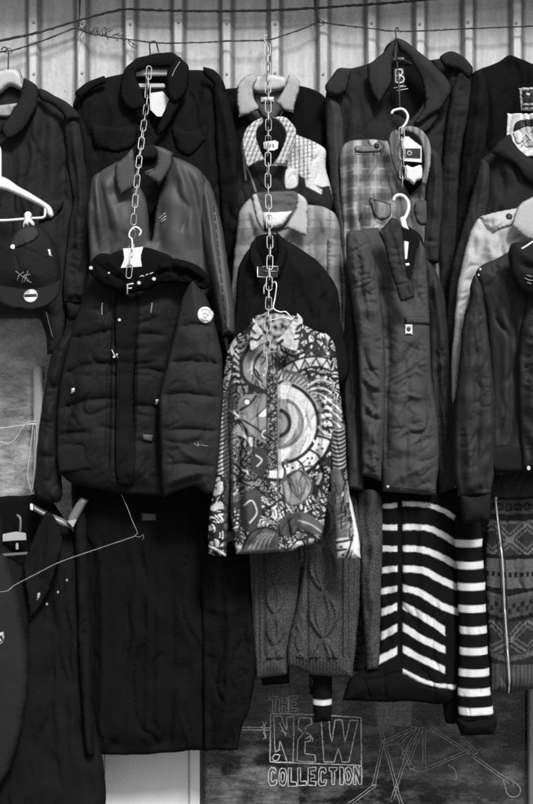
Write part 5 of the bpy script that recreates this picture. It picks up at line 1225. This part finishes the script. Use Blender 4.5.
rope('rope', 'thinner knotted rope carrying the hangers along the wall', 'rope', [(-90,66,.05),(0,52,.05),(10,51,.05),(30,45,.05),(55,36,.05),(76,28,.05),(84,32,.05),(110,37,.05),(133,40,.05),(160,43,.05),(200,42.5,.05),(230,41,.05),(266,40,.05),(285,35,.05),(305,28,.05),(319,22.5,.05),(340,25,.05),(370,28.5,.05),(392,31,.05),(420,31,.05),(460,29,.05),(533,26,.05),(640,20,.05)], .0025, 'rope', None, fray)
rope('cord', 'short dark cord rising from the rope knot above the coat with wide lapels', 'cord', [(319,22,.05),(316.5,14,.05),(315,4,.05),(315,-20,.05)], .004, 'rope')
rope('cord', 'short dark cord rising from the frayed rope above the leftmost jacket', 'cord', [(79,27,.05),(79.5,14,.05),(80,-20,.05)], .003, 'rope')
rope('wire', 'thin pale wire slung from the bag across the black coats', 'wire', [(-20,594,.45),(0,592,.45),(8,590.5,.44),(14,585.5,.43),(36,574,.40),(60,562,.38),(100,548,.34),(134,536.5,.33),(137.5,533.5,.33),(132,520,.33),(127,507,.33),(121,494,.34)], .0010, 'thread', None, [[(134,536,.33),(140,537,.33),(143,534.5,.33),(143.5,538,.33),(142,540,.33)]])
rope('cable', 'white cable tied to the white window frame, hanging in loops', 'cable', [(-30,432,.02),(0,428.5,.02),(18,426,.02),(32,424,.02),(37,424.5,.02)], .0028, 'cable', None, [[(-20,436,.022),(0,441.5,.022),(8,443.5,.022),(15,439,.022),(22,428.5,.022),(29,422,.022),(36,421.5,.022)], [(33,424,.024),(31.5,440,.024),(29,460,.024),(27.5,476,.024),(30,487,.024),(32.5,494.5,.024)], [(36,424,.022),(36.5,440,.022),(34,470,.022),(32.5,490,.022)], [(-30,510,.03),(0,503,.03),(18,499.5,.03),(30,496,.03)]])

# ================================================================== camera and light
cam = bpy.data.cameras.new('camera'); co = bpy.data.objects.new('camera', cam); COL.objects.link(co)
co.location = (0, -D, ZC); co.rotation_euler = (math.radians(90), 0, 0)
cam.sensor_fit = 'VERTICAL'; cam.sensor_height = 36; cam.lens = 36 * D / (804 / S); cam.clip_end = 500
scene.camera = co
ELEV, AZ = math.radians(SUN_E), math.radians(SUN_A)      # azimuth from -y towards -x
w = bpy.data.worlds.new('World'); scene.world = w; w.use_nodes = True
nt = w.node_tree; bg = nt.nodes['Background']
sk = nt.nodes.new('ShaderNodeTexSky'); sk.sky_type = 'NISHITA'; sk.sun_disc = False; sk.sun_elevation = ELEV; sk.sun_rotation = math.pi + AZ; sk.dust_density = 4
bw = nt.nodes.new('ShaderNodeRGBToBW'); nt.links.new(sk.outputs[0], bw.inputs[0]); nt.links.new(bw.outputs[0], bg.inputs[0]); bg.inputs[1].default_value = SKY
sun = bpy.data.lights.new('sun', 'SUN'); sun.energy = SUN; sun.angle = math.radians(SUN_SIZE)
so = bpy.data.objects.new('sun', sun); COL.objects.link(so)
dr_ = Vector((-math.sin(AZ) * math.cos(ELEV), -math.cos(AZ) * math.cos(ELEV), math.sin(ELEV)))
so.rotation_euler = dr_.to_track_quat('Z', 'Y').to_euler(); so.location = (0, -8, 6)
vs = scene.view_settings; scene.display_settings.display_device = 'sRGB'
vs.view_transform = 'Standard'; vs.look = 'None'; vs.exposure = EXPO; vs.gamma = 1; vs.use_curve_mapping = False
scene.cycles.pixel_filter_type = 'BLACKMAN_HARRIS'; scene.cycles.filter_width = 1.6; scene.cycles.use_denoising = False
scene.cycles.max_bounces = 8; scene.cycles.transparent_max_bounces = 12
